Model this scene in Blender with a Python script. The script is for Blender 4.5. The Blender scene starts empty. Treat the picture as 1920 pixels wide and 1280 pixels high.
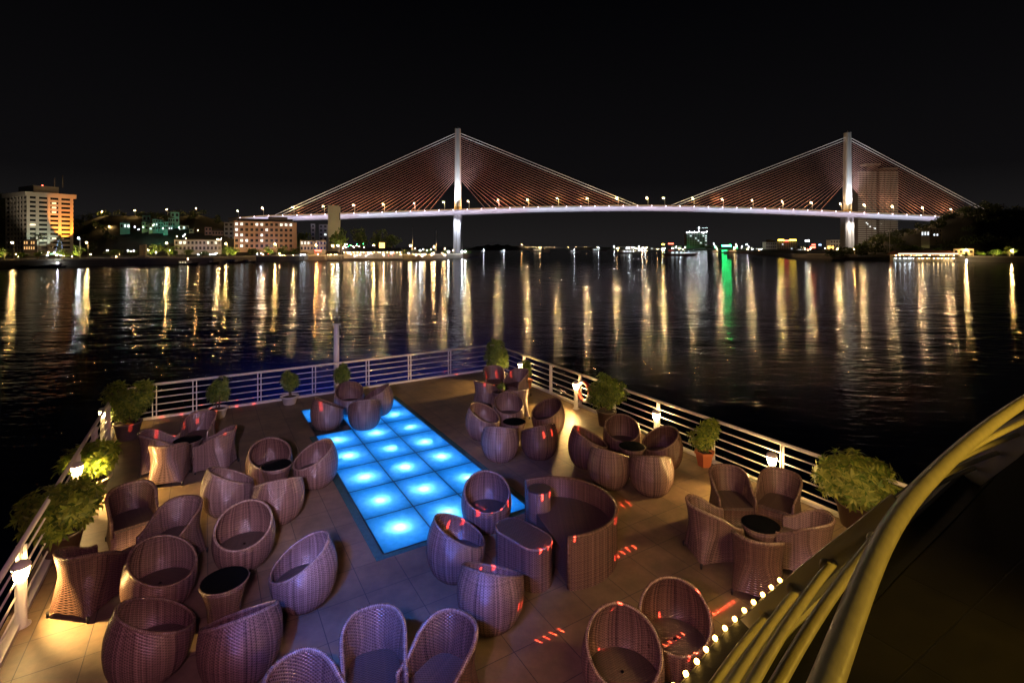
import bpy, bmesh, math, random
from math import sin, cos, pi, radians, sqrt, atan2
from mathutils import Vector, Matrix
random.seed(11)
R = random.Random(5)

# ------------------------------------------------------------------ camera, world, exposure
SC = bpy.context.scene
COL = SC.collection
FPX, HOR, CAMZ = 945.0, 462.0, 4.8          # focal length and horizon (photo pixels), eye height above the lower deck
cam = bpy.data.cameras.new('camera'); cam.sensor_width = 36; cam.lens = 36 * FPX / 1920
cam.shift_y = -(640 - HOR) / 1920; cam.clip_start = 0.05; cam.clip_end = 12000
camo = bpy.data.objects.new('camera', cam); COL.objects.link(camo)
camo.location = (0, 0, CAMZ); camo.rotation_euler = (pi / 2, 0, 0)
SC.camera = camo
SC.view_settings.view_transform = 'Standard'; SC.view_settings.look = 'None'
SC.view_settings.exposure = .2; SC.view_settings.gamma = 1
SC.cycles.use_denoising = True
SC.cycles.caustics_reflective = False; SC.cycles.caustics_refractive = False
SC.cycles.sample_clamp_indirect = 1.2; SC.cycles.max_bounces = 6
SC.cycles.use_light_tree = True; SC.cycles.adaptive_threshold = .005

W = bpy.data.worlds.new('World'); SC.world = W; W.use_nodes = True
nt = W.node_tree; nt.nodes.clear()
out = nt.nodes.new('ShaderNodeOutputWorld')
bg1 = nt.nodes.new('ShaderNodeBackground'); bg2 = nt.nodes.new('ShaderNodeBackground')
add = nt.nodes.new('ShaderNodeAddShader')
sky = nt.nodes.new('ShaderNodeTexSky'); sky.sky_type = 'NISHITA'; sky.sun_disc = False
sky.sun_elevation = radians(-9); sky.sun_rotation = radians(200)
bg1.inputs['Strength'].default_value = 0.02
nt.links.new(sky.outputs[0], bg1.inputs['Color'])
tc = nt.nodes.new('ShaderNodeTexCoord'); sx = nt.nodes.new('ShaderNodeSeparateXYZ')
rp = nt.nodes.new('ShaderNodeValToRGB')          # the city's glow in the night sky
nt.links.new(tc.outputs['Generated'], sx.inputs[0]); nt.links.new(sx.outputs['Z'], rp.inputs[0])
el = rp.color_ramp.elements
el[0].position = 0.0; el[0].color = (.0115, .0105, .0105, 1)
el[1].position = .45; el[1].color = (.0007, .0007, .0011, 1)
e = el.new(.12); e.color = (.0036, .0033, .0037, 1)
nt.links.new(rp.outputs[0], bg2.inputs['Color']); bg2.inputs['Strength'].default_value = 1.0
nt.links.new(bg1.outputs[0], add.inputs[0]); nt.links.new(bg2.outputs[0], add.inputs[1])
nt.links.new(add.outputs[0], out.inputs[0])

def lamp(kind, name, loc, energy, color, target=None, size=.1, spot=60, blend=.5, parent=None):
    l = bpy.data.lights.new(name, kind); l.energy = energy; l.color = color
    if kind in ('POINT', 'SPOT'): l.shadow_soft_size = size
    if kind == 'AREA': l.size = size
    if kind == 'SPOT': l.spot_size = radians(spot); l.spot_blend = blend
    o = bpy.data.objects.new(name, l); COL.objects.link(o); o.location = loc
    if target is not None:
        o.rotation_euler = (Vector(target) - Vector(loc)).to_track_quat('-Z', 'Y').to_euler()
    if parent: o.parent = parent
    return o

# ------------------------------------------------------------------ coordinates
TH = radians(31.25); CT, ST = cos(TH), sin(TH)
def S(u, v, z=0.0): return Vector((u * CT - v * ST, u * ST + v * CT, z))      # ship axes -> world
def us(p): return (p[0] * CT + p[1] * ST, -p[0] * ST + p[1] * CT)
def dk(px, py, z=0.0):                       # where a photo pixel meets the level z
    Y = FPX * (CAMZ - z) / (py - HOR)
    return Vector(((px - 960) / FPX * Y, Y, z))
def at(px, py, Y): return Vector(((px - 960) / FPX * Y, Y, CAMZ - (py - HOR) / FPX * Y))
WATER = -6.2
def ordn(i): return ['first', 'second', 'third', 'fourth', 'fifth', 'sixth', 'seventh', 'eighth', 'ninth', 'tenth', 'eleventh', 'twelfth',
    'thirteenth', 'fourteenth', 'fifteenth', 'sixteenth', 'seventeenth', 'eighteenth', 'nineteenth', 'twentieth', 'twenty-first', 'twenty-second', 'twenty-third', 'twenty-fourth', 'twenty-fifth', 'twenty-sixth', 'twenty-seventh', 'twenty-eighth', 'twenty-ninth', 'thirtieth'][i]

# ------------------------------------------------------------------ meshes
class MB:
    def __init__(s, smooth=False): s.V = []; s.U = []; s.F = []; s.M = []; s.sm = []; s.smooth = smooth
    def v(s, p, uv=(0, 0)): s.V.append(tuple(p)); s.U.append(uv); return len(s.V) - 1
    def f(s, *i, m=0, smooth=None): s.F.append(i); s.M.append(m); s.sm.append(s.smooth if smooth is None else smooth)
    def box(s, lo, hi, m=0, mat=None):
        (a, b, c), (d, e, f) = lo, hi
        P = [(a, b, c), (d, b, c), (d, e, c), (a, e, c), (a, b, f), (d, b, f), (d, e, f), (a, e, f)]
        if mat: P = [mat @ Vector(p) for p in P]
        n = len(s.V)
        for p in P: s.v(p, (p[0] + p[1], p[2]))
        for q in ((3, 2, 1, 0), (4, 5, 6, 7), (0, 1, 5, 4), (1, 2, 6, 5), (2, 3, 7, 6), (3, 0, 4, 7)):
            s.f(*[n + k for k in q], m=m, smooth=False)
    def tube(s, pts, r, k=8, closed=False, m=0, cap=True, smooth=True):
        pts = [Vector(p) for p in pts]; n = len(pts); rings = []; L = 0
        up = None
        for i, p in enumerate(pts):
            a = pts[i - 1] if (i or closed) else p; b = pts[(i + 1) % n] if (i < n - 1 or closed) else p
            t = (b - a)
            if t.length < 1e-9: t = Vector((0, 0, 1))
            t.normalize()
            if up is None:
                up = Vector((0, 0, 1)) if abs(t.z) < .95 else Vector((0, 1, 0))
            x = t.cross(up); x.normalize(); y = x.cross(t); up = y
            rr = r[i] if isinstance(r, (list, tuple)) else r
            if i: L += (p - pts[i - 1]).length
            rings.append([s.v(p + x * (rr * cos(2 * pi * j / k)) + y * (rr * sin(2 * pi * j / k)), (L, j / k * rr * 6)) for j in range(k)])
        for i in range(n if closed else n - 1):
            A, B = rings[i], rings[(i + 1) % n]
            for j in range(k): s.f(A[j], A[(j + 1) % k], B[(j + 1) % k], B[j], m=m, smooth=smooth)
        if cap and not closed:
            s.f(*rings[0][::-1], m=m, smooth=False); s.f(*rings[-1], m=m, smooth=False)
    def grid(s, rows, closed=False, flip=False, m=0):
        n = len(rows[0])
        for A, B in zip(rows, rows[1:]):
            for j in range(n if closed else n - 1):
                q = (A[j], A[(j + 1) % n], B[(j + 1) % n], B[j])
                s.f(*(q[::-1] if flip else q), m=m, smooth=True)
    def lathe(s, prof, k=24, c=(0, 0, 0), m=0, cap0=True, cap1=True, smooth=True):
        rows = []; L = 0
        for i, (r, z) in enumerate(prof):
            if i: L += sqrt((r - prof[i - 1][0]) ** 2 + (z - prof[i - 1][1]) ** 2)
            rows.append([s.v((c[0] + r * cos(2 * pi * j / k), c[1] + r * sin(2 * pi * j / k), c[2] + z), (2 * pi * j / k * .3, L)) for j in range(k)])
        for A, B in zip(rows, rows[1:]):
            for j in range(k): s.f(A[j], A[(j + 1) % k], B[(j + 1) % k], B[j], m=m, smooth=smooth)
        if cap0: s.f(*rows[0][::-1], m=m, smooth=False)
        if cap1: s.f(*rows[-1], m=m, smooth=False)
    def prism(s, poly, z0, z1, m=0):
        a = [s.v((p[0], p[1], z0), (p[0], p[1])) for p in poly]; b = [s.v((p[0], p[1], z1), (p[0], p[1])) for p in poly]
        n = len(poly)
        s.f(*a[::-1], m=m, smooth=False); s.f(*b, m=m, smooth=False)
        L = 0
        for i in range(n):
            j = (i + 1) % n; d = sqrt((poly[i][0] - poly[j][0]) ** 2 + (poly[i][1] - poly[j][1]) ** 2)
            q = [s.v((poly[i][0], poly[i][1], z0), (L, z0)), s.v((poly[j][0], poly[j][1], z0), (L + d, z0)),
                 s.v((poly[j][0], poly[j][1], z1), (L + d, z1)), s.v((poly[i][0], poly[i][1], z1), (L, z1))]
            s.f(*q, m=m, smooth=False); L += d
    def blob(s, c, r, m=0):
        c = Vector(c); t = (1 + sqrt(5)) / 2; k = r / sqrt(1 + t * t); n = len(s.V)
        for p in [(-1, t, 0), (1, t, 0), (-1, -t, 0), (1, -t, 0), (0, -1, t), (0, 1, t), (0, -1, -t), (0, 1, -t), (t, 0, -1), (t, 0, 1), (-t, 0, -1), (-t, 0, 1)]:
            s.v(c + Vector(p) * k)
        for q in [(0, 11, 5), (0, 5, 1), (0, 1, 7), (0, 7, 10), (0, 10, 11), (1, 5, 9), (5, 11, 4), (11, 10, 2), (10, 7, 6), (7, 1, 8), (3, 9, 4), (3, 4, 2), (3, 2, 6), (3, 6, 8), (3, 8, 9), (4, 9, 5), (2, 4, 11), (6, 2, 10), (8, 6, 7), (9, 8, 1)]:
            s.f(*[n + a for a in q], m=m, smooth=True)
    def mesh(s, name, mats):
        me = bpy.data.meshes.new(name); me.from_pydata(s.V, [], s.F)
        ul = me.uv_layers.new(name='UVMap')
        U = s.U; d = ul.data
        for l in me.loops: d[l.index].uv = U[l.vertex_index]
        me.polygons.foreach_set('use_smooth', s.sm); me.polygons.foreach_set('material_index', s.M)
        for m in (mats if isinstance(mats, (list, tuple)) else [mats]): me.materials.append(m)
        me.update(); return me
    def build(s, name, mats, parent=None, loc=None):
        o = bpy.data.objects.new(name, s.mesh(name, mats)); COL.objects.link(o)
        if parent: o.parent = parent
        if loc is not None: o.location = loc
        return o

def tag(o, label, cat, group=None):
    o['label'] = label; o['category'] = cat
    if group: o['group'] = group
    return o
def thing(name, label, cat, loc=(0, 0, 0), rz=0, group=None):
    o = bpy.data.objects.new(name, None); COL.objects.link(o); o.location = loc; o.rotation_euler = (0, 0, rz)
    return tag(o, label, cat, group)
def struct(name, mb, mats, kind='structure'):
    o = mb.build(name, mats); o['kind'] = kind; return o
def part(name, me, parent, loc=(0, 0, 0), rz=0, sc=None):
    o = bpy.data.objects.new(name, me); COL.objects.link(o); o.parent = parent; o.location = loc; o.rotation_euler = (0, 0, rz)
    if sc: o.scale = sc
    return o
def dup(root, loc, rz, label, group=None, sc=1.0):
    r = root.copy(); COL.objects.link(r); r.location = loc; r.rotation_euler = (0, 0, rz); r['label'] = label
    r.scale = (sc, sc, sc)
    if group: r['group'] = group
    for ch in root.children:
        c = ch.copy(); COL.objects.link(c); c.parent = r
        for g in ch.children:
            d = g.copy(); COL.objects.link(d); d.parent = c
    return r

# ------------------------------------------------------------------ materials
def newmat(name):
    m = bpy.data.materials.new(name); m.use_nodes = True
    return m, m.node_tree, m.node_tree.nodes['Principled BSDF']
def pm(name, col, rough=.5, metal=0.0, var=.18, scale=6.0, bump=0.0, spec=.5):
    m, t, b = newmat(name); N = t.nodes; L = t.links
    c = N.new('ShaderNodeTexCoord'); n = N.new('ShaderNodeTexNoise'); n.inputs['Scale'].default_value = scale; n.inputs['Detail'].default_value = 5
    L.new(c.outputs['Object'], n.inputs['Vector'])
    mx = N.new('ShaderNodeMix'); mx.data_type = 'RGBA'
    mx.inputs[6].default_value = tuple(x * (1 - var) for x in col) + (1,); mx.inputs[7].default_value = tuple(min(1, x * (1 + var)) for x in col) + (1,)
    L.new(n.outputs['Fac'], mx.inputs[0]); L.new(mx.outputs[2], b.inputs['Base Color'])
    mr = N.new('ShaderNodeMapRange'); mr.inputs[3].default_value = max(0, rough - .1); mr.inputs[4].default_value = min(1, rough + .1)
    L.new(n.outputs['Fac'], mr.inputs[0]); L.new(mr.outputs[0], b.inputs['Roughness'])
    b.inputs['Metallic'].default_value = metal; b.inputs['Specular IOR Level'].default_value = spec
    if bump:
        bp = N.new('ShaderNodeBump'); bp.inputs['Strength'].default_value = bump; bp.inputs['Distance'].default_value = .01
        L.new(n.outputs['Fac'], bp.inputs['Height']); L.new(bp.outputs[0], b.inputs['Normal'])
    return m
def em(name, col, strength):
    m, t, b = newmat(name)
    b.inputs['Base Color'].default_value = (.8, .8, .8, 1); b.inputs['Emission Color'].default_value = tuple(col) + (1,)
    b.inputs['Emission Strength'].default_value = strength
    return m

def wicker(name, dark, light, a=.048, bb=.031, rough=.27):
    m, t, b = newmat(name); N = t.nodes; L = t.links
    uv = N.new('ShaderNodeUVMap'); sp = N.new('ShaderNodeSeparateXYZ'); L.new(uv.outputs[0], sp.inputs[0])
    def mt(op, x, y=None, z=None):
        n = N.new('ShaderNodeMath'); n.operation = op
        for i, q in enumerate((x, y, z)):
            if q is None: continue
            if isinstance(q, (int, float)): n.inputs[i].default_value = q
            else: L.new(q, n.inputs[i])
        return n.outputs[0]
    su = mt('SINE', mt('MULTIPLY', sp.outputs[0], 2 * pi / a)); sv = mt('SINE', mt('MULTIPLY', sp.outputs[1], 2 * pi / bb))
    h = mt('MULTIPLY_ADD', mt('MULTIPLY', su, sv), .5, .5)
    # strands of slightly different brown: bands running up the shell and around it
    c1 = N.new('ShaderNodeCombineXYZ'); L.new(mt('MULTIPLY', sp.outputs[0], 22), c1.inputs[0])
    n1 = N.new('ShaderNodeTexNoise'); n1.inputs['Scale'].default_value = 1; n1.inputs['Detail'].default_value = 3; L.new(c1.outputs[0], n1.inputs['Vector'])
    c2 = N.new('ShaderNodeCombineXYZ'); L.new(mt('MULTIPLY', sp.outputs[1], 40), c2.inputs[0]); c2.inputs[1].default_value = 7
    n2 = N.new('ShaderNodeTexNoise'); n2.inputs['Scale'].default_value = 1; n2.inputs['Detail'].default_value = 2; L.new(c2.outputs[0], n2.inputs['Vector'])
    tone = mt('ADD', mt('MULTIPLY', n1.outputs['Fac'], .75), mt('MULTIPLY', n2.outputs['Fac'], .35))
    rr = N.new('ShaderNodeValToRGB'); rr.color_ramp.elements[0].position = .38; rr.color_ramp.elements[1].position = .72
    rr.color_ramp.elements[0].color = tuple(dark) + (1,); rr.color_ramp.elements[1].color = tuple(light) + (1,)
    L.new(tone, rr.inputs[0])
    gap = N.new('ShaderNodeMapRange'); gap.inputs[1].default_value = .02; gap.inputs[2].default_value = .34; gap.inputs[3].default_value = .10; L.new(h, gap.inputs[0])
    mx = N.new('ShaderNodeMix'); mx.data_type = 'RGBA'; mx.blend_type = 'MULTIPLY'; mx.inputs[0].default_value = 1
    oi = N.new('ShaderNodeObjectInfo'); hs = N.new('ShaderNodeHueSaturation'); L.new(mt('MULTIPLY_ADD', oi.outputs['Random'], .55, .72), hs.inputs['Value']); L.new(mt('MULTIPLY_ADD', oi.outputs['Random'], -.25, 1.08), hs.inputs['Saturation'])
    L.new(rr.outputs[0], hs.inputs['Color']); L.new(hs.outputs[0], mx.inputs[6]); L.new(gap.outputs[0], mx.inputs[7]); L.new(mx.outputs[2], b.inputs['Base Color'])
    bp = N.new('ShaderNodeBump'); bp.inputs['Strength'].default_value = .65; bp.inputs['Distance'].default_value = .009
    L.new(h, bp.inputs['Height']); L.new(bp.outputs[0], b.inputs['Normal'])
    b.inputs['Roughness'].default_value = rough; b.inputs['Specular IOR Level'].default_value = .85
    return m

M = {}
M['wick'] = wicker('brown_wicker', (.062, .034, .029), (.32, .185, .15))
M['wickt'] = wicker('tub_wicker', (.085, .048, .040), (.25, .145, .115))
M['rim'] = wicker('wicker_edge', (.12, .07, .052), (.30, .19, .14), .02, .05)
M['seatw'] = wicker('seat_wicker', (.050, .032, .024), (.12, .075, .055), .045, .03, .5)
M['white'] = pm('white_painted_steel', (.66, .64, .62), .35, 0, .06, 3)
M['glassblk'] = pm('black_table_glass', (.006, .007, .008), .10, 0, .1, 4, 0, .5)
M['dark'] = pm('dark_metal', (.02, .02, .022), .4, .3)
M['soil'] = pm('soil', (.035, .024, .016), .9, 0, .4, 30, .6)
M['bark'] = pm('bark', (.10, .075, .05), .85, 0, .3, 20, .5)
M['pot_taupe'] = pm('taupe_pot', (.20, .155, .125), .5, 0, .12)
M['pot_white'] = pm('white_pot', (.62, .59, .55), .35, 0, .06)
M['pot_cream'] = pm('cream_pot', (.55, .50, .38), .4, 0, .08)
M['pot_brown'] = pm('brown_pot', (.10, .06, .045), .45, 0, .15)
M['pot_orange'] = pm('orange_pot', (.52, .16, .06), .5, 0, .12)
M['warm'] = em('lit_bollard_glass', (1, .62, .22), 140)
M['led'] = em('led_bulb', (1, .55, .10), 15)
M['red_buoy'] = pm('buoy_red', (.55, .06, .03), .5)

def leafmat(name, c1, c2):
    m, t, b = newmat(name); N = t.nodes; L = t.links
    g = N.new('ShaderNodeNewGeometry'); r = N.new('ShaderNodeValToRGB')
    r.color_ramp.elements[0].color = tuple(c1) + (1,); r.color_ramp.elements[1].color = tuple(c2) + (1,)
    L.new(g.outputs['Random Per Island'], r.inputs[0]); L.new(r.outputs[0], b.inputs['Base Color'])
    b.inputs['Roughness'].default_value = .42
    tr = N.new('ShaderNodeBsdfTranslucent'); L.new(r.outputs[0], tr.inputs[0])
    mx = N.new('ShaderNodeMixShader'); mx.inputs[0].default_value = .36
    o = N['Material Output']; L.new(b.outputs[0], mx.inputs[1]); L.new(tr.outputs[0], mx.inputs[2]); L.new(mx.outputs[0], o.inputs[0])
    return m
M['leaf'] = leafmat('broad_leaf', (.07, .15, .012), (.32, .40, .05))
M['leaf2'] = leafmat('small_leaf', (.06, .13, .015), (.24, .32, .05))
M['leafv'] = leafmat('variegated_leaf', (.09, .19, .02), (.44, .47, .10))
M['treeleaf'] = leafmat('tree_leaf', (.05, .085, .015), (.13, .17, .035))
M['woodleaf'] = leafmat('hill_leaf', (.035, .055, .016), (.08, .10, .03))

# ------------------------------------------------------------------ water
def water_mat():
    m, t, b = newmat('river_water'); N = t.nodes; L = t.links; N.remove(b)
    c = N.new('ShaderNodeTexCoord')
    prev = None
    for scl, st, dist in ((.10, .35, .60), (.28, .40, .28), (.70, .45, .14), (2.0, .50, .05)):
        mp = N.new('ShaderNodeMapping'); mp.inputs['Rotation'].default_value = (0, 0, .25 * scl); mp.inputs['Scale'].default_value = (.55, 1.3, 1)
        n = N.new('ShaderNodeTexNoise'); n.inputs['Scale'].default_value = scl; n.inputs['Detail'].default_value = 3; n.inputs['Distortion'].default_value = .3
        L.new(c.outputs['Object'], mp.inputs[0]); L.new(mp.outputs[0], n.inputs['Vector'])
        bp = N.new('ShaderNodeBump'); bp.inputs['Strength'].default_value = st; bp.inputs['Distance'].default_value = dist
        L.new(n.outputs['Fac'], bp.inputs['Height'])
        if prev: L.new(prev, bp.inputs['Normal'])
        prev = bp.outputs[0]
    df = N.new('ShaderNodeBsdfDiffuse'); df.inputs['Color'].default_value = (.012, .020, .065, 1)
    gl = N.new('ShaderNodeBsdfGlossy'); gl.distribution = 'BECKMANN'; gl.inputs['Roughness'].default_value = .125; L.new(prev, gl.inputs['Normal'])
    fr = N.new('ShaderNodeFresnel'); fr.inputs['IOR'].default_value = 1.33
    mx = N.new('ShaderNodeMixShader'); L.new(fr.outputs[0], mx.inputs[0]); L.new(df.outputs[0], mx.inputs[1]); L.new(gl.outputs[0], mx.inputs[2])
    L.new(mx.outputs[0], N['Material Output'].inputs[0])
    return m
w = MB(); w.f(*[w.v(p) for p in ((-5000, -120, WATER), (5000, -120, WATER), (5000, 9000, WATER), (-5000, 9000, WATER))])
struct('water', w, water_mat())

# ------------------------------------------------------------------ the lower deck
ULO, UHI, VFAR, VNEAR = -2.05, 9.62, 17.2, -3.0
DU0, DUW, DV0, DVW = 2.37, .90, 7.76, 1.145           # dance floor: near-port corner, panel width and length
DU1, DV1 = DU0 + 3 * DUW, DV0 + 7 * DVW
def floor_mat(name, col, rough, tu, tv, ou, ov, grout):
    m, t, b = newmat(name); N = t.nodes; L = t.links
    uv = N.new('ShaderNodeUVMap'); mp = N.new('ShaderNodeMapping'); mp.inputs['Location'].default_value = (-ou, -ov, 0)
    L.new(uv.outputs[0], mp.inputs[0])
    br = N.new('ShaderNodeTexBrick'); br.offset = 0; br.squash = 1
    br.inputs['Scale'].default_value = 1; br.inputs['Mortar Size'].default_value = .006; br.inputs['Mortar Smooth'].default_value = .3
    br.inputs['Brick Width'].default_value = tu; br.inputs['Row Height'].default_value = tv; br.inputs['Bias'].default_value = 0
    br.inputs['Color1'].default_value = tuple(x * .90 for x in col) + (1,); br.inputs['Color2'].default_value = tuple(x * 1.08 for x in col) + (1,)
    br.inputs['Mortar'].default_value = tuple(grout) + (1,)
    L.new(mp.outputs[0], br.inputs['Vector'])
    n = N.new('ShaderNodeTexNoise'); n.inputs['Scale'].default_value = 2.2; n.inputs['Detail'].default_value = 8; n.inputs['Roughness'].default_value = .65; L.new(mp.outputs[0], n.inputs['Vector'])
    mr = N.new('ShaderNodeMapRange'); mr.inputs[1].default_value = .3; mr.inputs[2].default_value = .7; mr.inputs[3].default_value = .66; mr.inputs[4].default_value = 1.18; L.new(n.outputs['Fac'], mr.inputs[0])
    n9 = N.new('ShaderNodeTexNoise'); n9.inputs['Scale'].default_value = .55; n9.inputs['Detail'].default_value = 9; n9.inputs['Roughness'].default_value = .7; L.new(mp.outputs[0], n9.inputs['Vector'])
    m9 = N.new('ShaderNodeMapRange'); m9.inputs[1].default_value = .38; m9.inputs[2].default_value = .62; m9.inputs[3].default_value = .78; m9.inputs[4].default_value = 1.1; L.new(n9.outputs['Fac'], m9.inputs[0])
    mm = N.new('ShaderNodeMath'); mm.operation = 'MULTIPLY'; L.new(mr.outputs[0], mm.inputs[0]); L.new(m9.outputs[0], mm.inputs[1]); mr = mm
    mx = N.new('ShaderNodeMix'); mx.data_type = 'RGBA'; mx.blend_type = 'MULTIPLY'; mx.inputs[0].default_value = 1
    L.new(br.outputs['Color'], mx.inputs[6]); L.new(mr.outputs[0], mx.inputs[7]); L.new(mx.outputs[2], b.inputs['Base Color'])
    r2 = N.new('ShaderNodeMapRange'); r2.inputs[3].default_value = rough - .12; r2.inputs[4].default_value = rough + .14; L.new(n.outputs['Fac'], r2.inputs[0]); L.new(r2.outputs[0], b.inputs['Roughness'])
    n3 = N.new('ShaderNodeTexNoise'); n3.inputs['Scale'].default_value = 60; L.new(mp.outputs[0], n3.inputs['Vector'])
    ad = N.new('ShaderNodeMath'); ad.operation = 'MULTIPLY_ADD'; ad.inputs[1].default_value = -1.0
    L.new(br.outputs['Fac'], ad.inputs[0]); 
    s3 = N.new('ShaderNodeMath'); s3.operation = 'MULTIPLY'; s3.inputs[1].default_value = .25; L.new(n3.outputs['Fac'], s3.inputs[0]); L.new(s3.outputs[0], ad.inputs[2])
    bp = N.new('ShaderNodeBump'); bp.inputs['Strength'].default_value = .35; bp.inputs['Distance'].default_value = .004
    L.new(ad.outputs[0], bp.inputs['Height']); L.new(bp.outputs[0], b.inputs['Normal'])
    return m
M['deck'] = floor_mat('deck_tiles', (.21, .152, .096), .48, .62, .64, 3.12, 5.09, (.05, .04, .035))
M['hull'] = pm('hull_paint', (.10, .10, .11), .4)
f = MB()
def su(u, v, z): return f.v(S(u, v, z), (u, v))
def rect(u0, v0, u1, v1, z=0): f.f(su(u0, v0, z), su(u1, v0, z), su(u1, v1, z), su(u0, v1, z))
rect(ULO - .15, VNEAR, UHI + .15, DV0); rect(ULO - .15, DV1, UHI + .15, VFAR + .15)
rect(ULO - .15, DV0, DU0, DV1); rect(DU1, DV0, UHI + .15, DV1)
cs = [(ULO - .15, VNEAR), (UHI + .15, VNEAR), (UHI + .15, VFAR + .15), (ULO - .15, VFAR + .15)]
for i in range(4):
    a, b = cs[i], cs[(i + 1) % 4]
    f.f(su(*a, WATER - 1), su(*b, WATER - 1), su(*b, 0), su(*a, 0), m=1)
struct('deck_floor', f, [M['deck'], M['hull']])

# ---- lit dance floor: frosted glass panels over lamps in a recess
def frosted():
    m, t, b = newmat('frosted_blue_glass'); N = t.nodes; L = t.links
    tr = N.new('ShaderNodeBsdfTranslucent'); gl = N.new('ShaderNodeBsdfGlossy'); gl.inputs['Roughness'].default_value = .16; gl.inputs['Color'].default_value = (.5, .6, .7, 1)
    uv = N.new('ShaderNodeTexCoord'); n = N.new('ShaderNodeTexNoise'); n.inputs['Scale'].default_value = 9; n.inputs['Detail'].default_value = 8; L.new(uv.outputs['Object'], n.inputs['Vector'])
    r = N.new('ShaderNodeValToRGB'); r.color_ramp.elements[0].position = .3; r.color_ramp.elements[1].position = .7
    r.color_ramp.elements[0].color = (.09, .26, .30, 1); r.color_ramp.elements[1].color = (.14, .34, .38, 1); L.new(n.outputs['Fac'], r.inputs[0]); L.new(r.outputs[0], tr.inputs[0])
    bp = N.new('ShaderNodeBump'); bp.inputs['Strength'].default_value = .5; bp.inputs['Distance'].default_value = .004; L.new(n.outputs['Fac'], bp.inputs['Height']); L.new(bp.outputs[0], gl.inputs['Normal'])
    mx = N.new('ShaderNodeMixShader'); mx.inputs[0].default_value = .06
    L.new(tr.outputs[0], mx.inputs[1]); L.new(gl.outputs[0], mx.inputs[2]); L.new(mx.outputs[0], N['Material Output'].inputs[0])
    return m
M['frost'] = frosted()
M['recess'] = em('light_box_led_sheet', (.012, .27, 1), 3.5)
M['rubber'] = pm('black_joint', (.012, .014, .016), .5)
M['clear'] = pm('dark_clear_glass', (.03, .045, .05), .08, 0, .2)
M['edge'] = pm('green_glass_edge', (.05, .13, .12), .12, 0, .4, 14, .6)
df = thing('dance_floor', 'blue lit glass dance floor of square panels with white hot spots', 'dance floor', S(DU0, DV0, 0), TH)
g = MB()
for i in range(4): g.box((i * DUW - .010, -.02, -.24), (i * DUW + .010, 7 * DVW + .02, .011))
for j in range(8): g.box((-.02, j * DVW - .010, -.24), (3 * DUW + .02, j * DVW + .010, .0095))
g.build('frame', M['rubber'], df)
g = MB(); g.f(*[g.v(p) for p in ((0, 0, -.235), (3 * DUW, 0, -.235), (3 * DUW, 7 * DVW, -.235), (0, 7 * DVW, -.235))]); g.build('recess_tray', M['recess'], df)
g = MB(); g.box((3 * DUW + .022, -.02, .002), (3 * DUW + .13, 7 * DVW, .012)); g.box((-.15, -.02, .002), (-.022, 5 * DVW, .010)); g.box((-.15, -.12, .002), (3 * DUW, -.024, .009)); g.build('glass_edge', M['edge'], df)
pb = MB(); x_, y_ = DUW / 2 - .0095, DVW / 2 - .0095; q = [pb.v(p) for p in ((-x_, -y_, .005), (x_, -y_, .005), (x_, y_, .005), (-x_, y_, .005))]; pb.f(*q)
pme = pb.mesh('light_panel', M['frost']); pcl = pb.mesh('light_panel', M['clear'])
PANEL_W = 9.0
for j in range(7):
    for i in range(3):
        dead = (i == 0 and j == 5)
        c = ((i + .5) * DUW, (j + .5) * DVW, 0)
        p = part('light_panel', pcl if dead else pme, df, c)
        if dead: p['label'] = 'unlit dark clear glass panel'; continue
        lamp('POINT', 'panel_lamp', (c[0] + R.uniform(-.04, .04), c[1] + R.uniform(-.07, .07), -.09 + R.uniform(-.015, .01)), PANEL_W * R.uniform(.7, 1.3), (.62, .85, 1), size=.03, parent=df)

# ------------------------------------------------------------------ railings
def rail_side(name, label, pts, post_at, double, group='white deck railings'):
    t = thing(name, label, 'railing', (0, 0, 0), 0, group)
    P = [S(*p) for p in pts]
    def z(h): return [Vector((q.x, q.y, h)) for q in P]
    g = MB(); g.tube(z(.95), .034, 10); g.build('top_rail', M['white'], t)
    for h in (.20, .39, .58, .76):
        g = MB(); g.tube(z(h), .0145, 6); g.build('rail_bar', M['white'], t)
    g = MB()
    for a, b in zip(P, P[1:]):
        d = (b - a); L = d.length; m = Matrix.Translation(a) @ Matrix.Rotation(atan2(d.y, d.x), 4, 'Z')
        g.box((-.02, -.05, .001), (L + .02, .05, .06), mat=m)
    g.build('kerb', M['white'], t)
    for (u, v, ang) in post_at:
        g = MB(); m = Matrix.Translation(S(u, v, 0)) @ Matrix.Rotation(TH + ang, 4, 'Z')
        if double:
            for s_ in (-1, 1): g.box((s_ * .045 - .012, -.03, .061), (s_ * .045 + .012, .03, .93), mat=m)
        else:
            g.box((-.01, -.055, .061), (.01, .055, .93), mat=m); g.box((-.04, -.016, .062), (-.012, .016, .93), mat=m)
        g.build('post', M['white'], t)
    return t
arc = [(ULO + .75 - .75 * cos(a), VFAR - .75 + .75 * sin(a)) for a in [k * pi / 12 for k in range(7)]]
far_posts = []
for px, py in ((288, 790), (365, 776), (486, 755), (587, 739), (682, 720.5), (766, 714), (846, 706)):
    u, v = us(dk(px, py)); far_posts.append((u, VFAR, 0))
rail_side('deck_railing', 'white railing across the far end of the deck with paired posts', arc[3:] + [(UHI - .02, VFAR)], far_posts, True)
rp_ = []
for px, py in ((985, 716), (1031, 738), (1089, 761), (1157.5, 787), (1240, 822), (1341, 866), (1461, 925)):
    u, v = us(dk(px, py)); rp_.append((UHI, v, pi / 2))
rp_ += [(UHI, 3.6, pi / 2), (UHI, 1.9, pi / 2)]
rail_side('deck_railing', 'white railing along the right deck edge with lit bollards beside it', [(UHI, VFAR + .03), (UHI, .3)], rp_, False)
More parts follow.
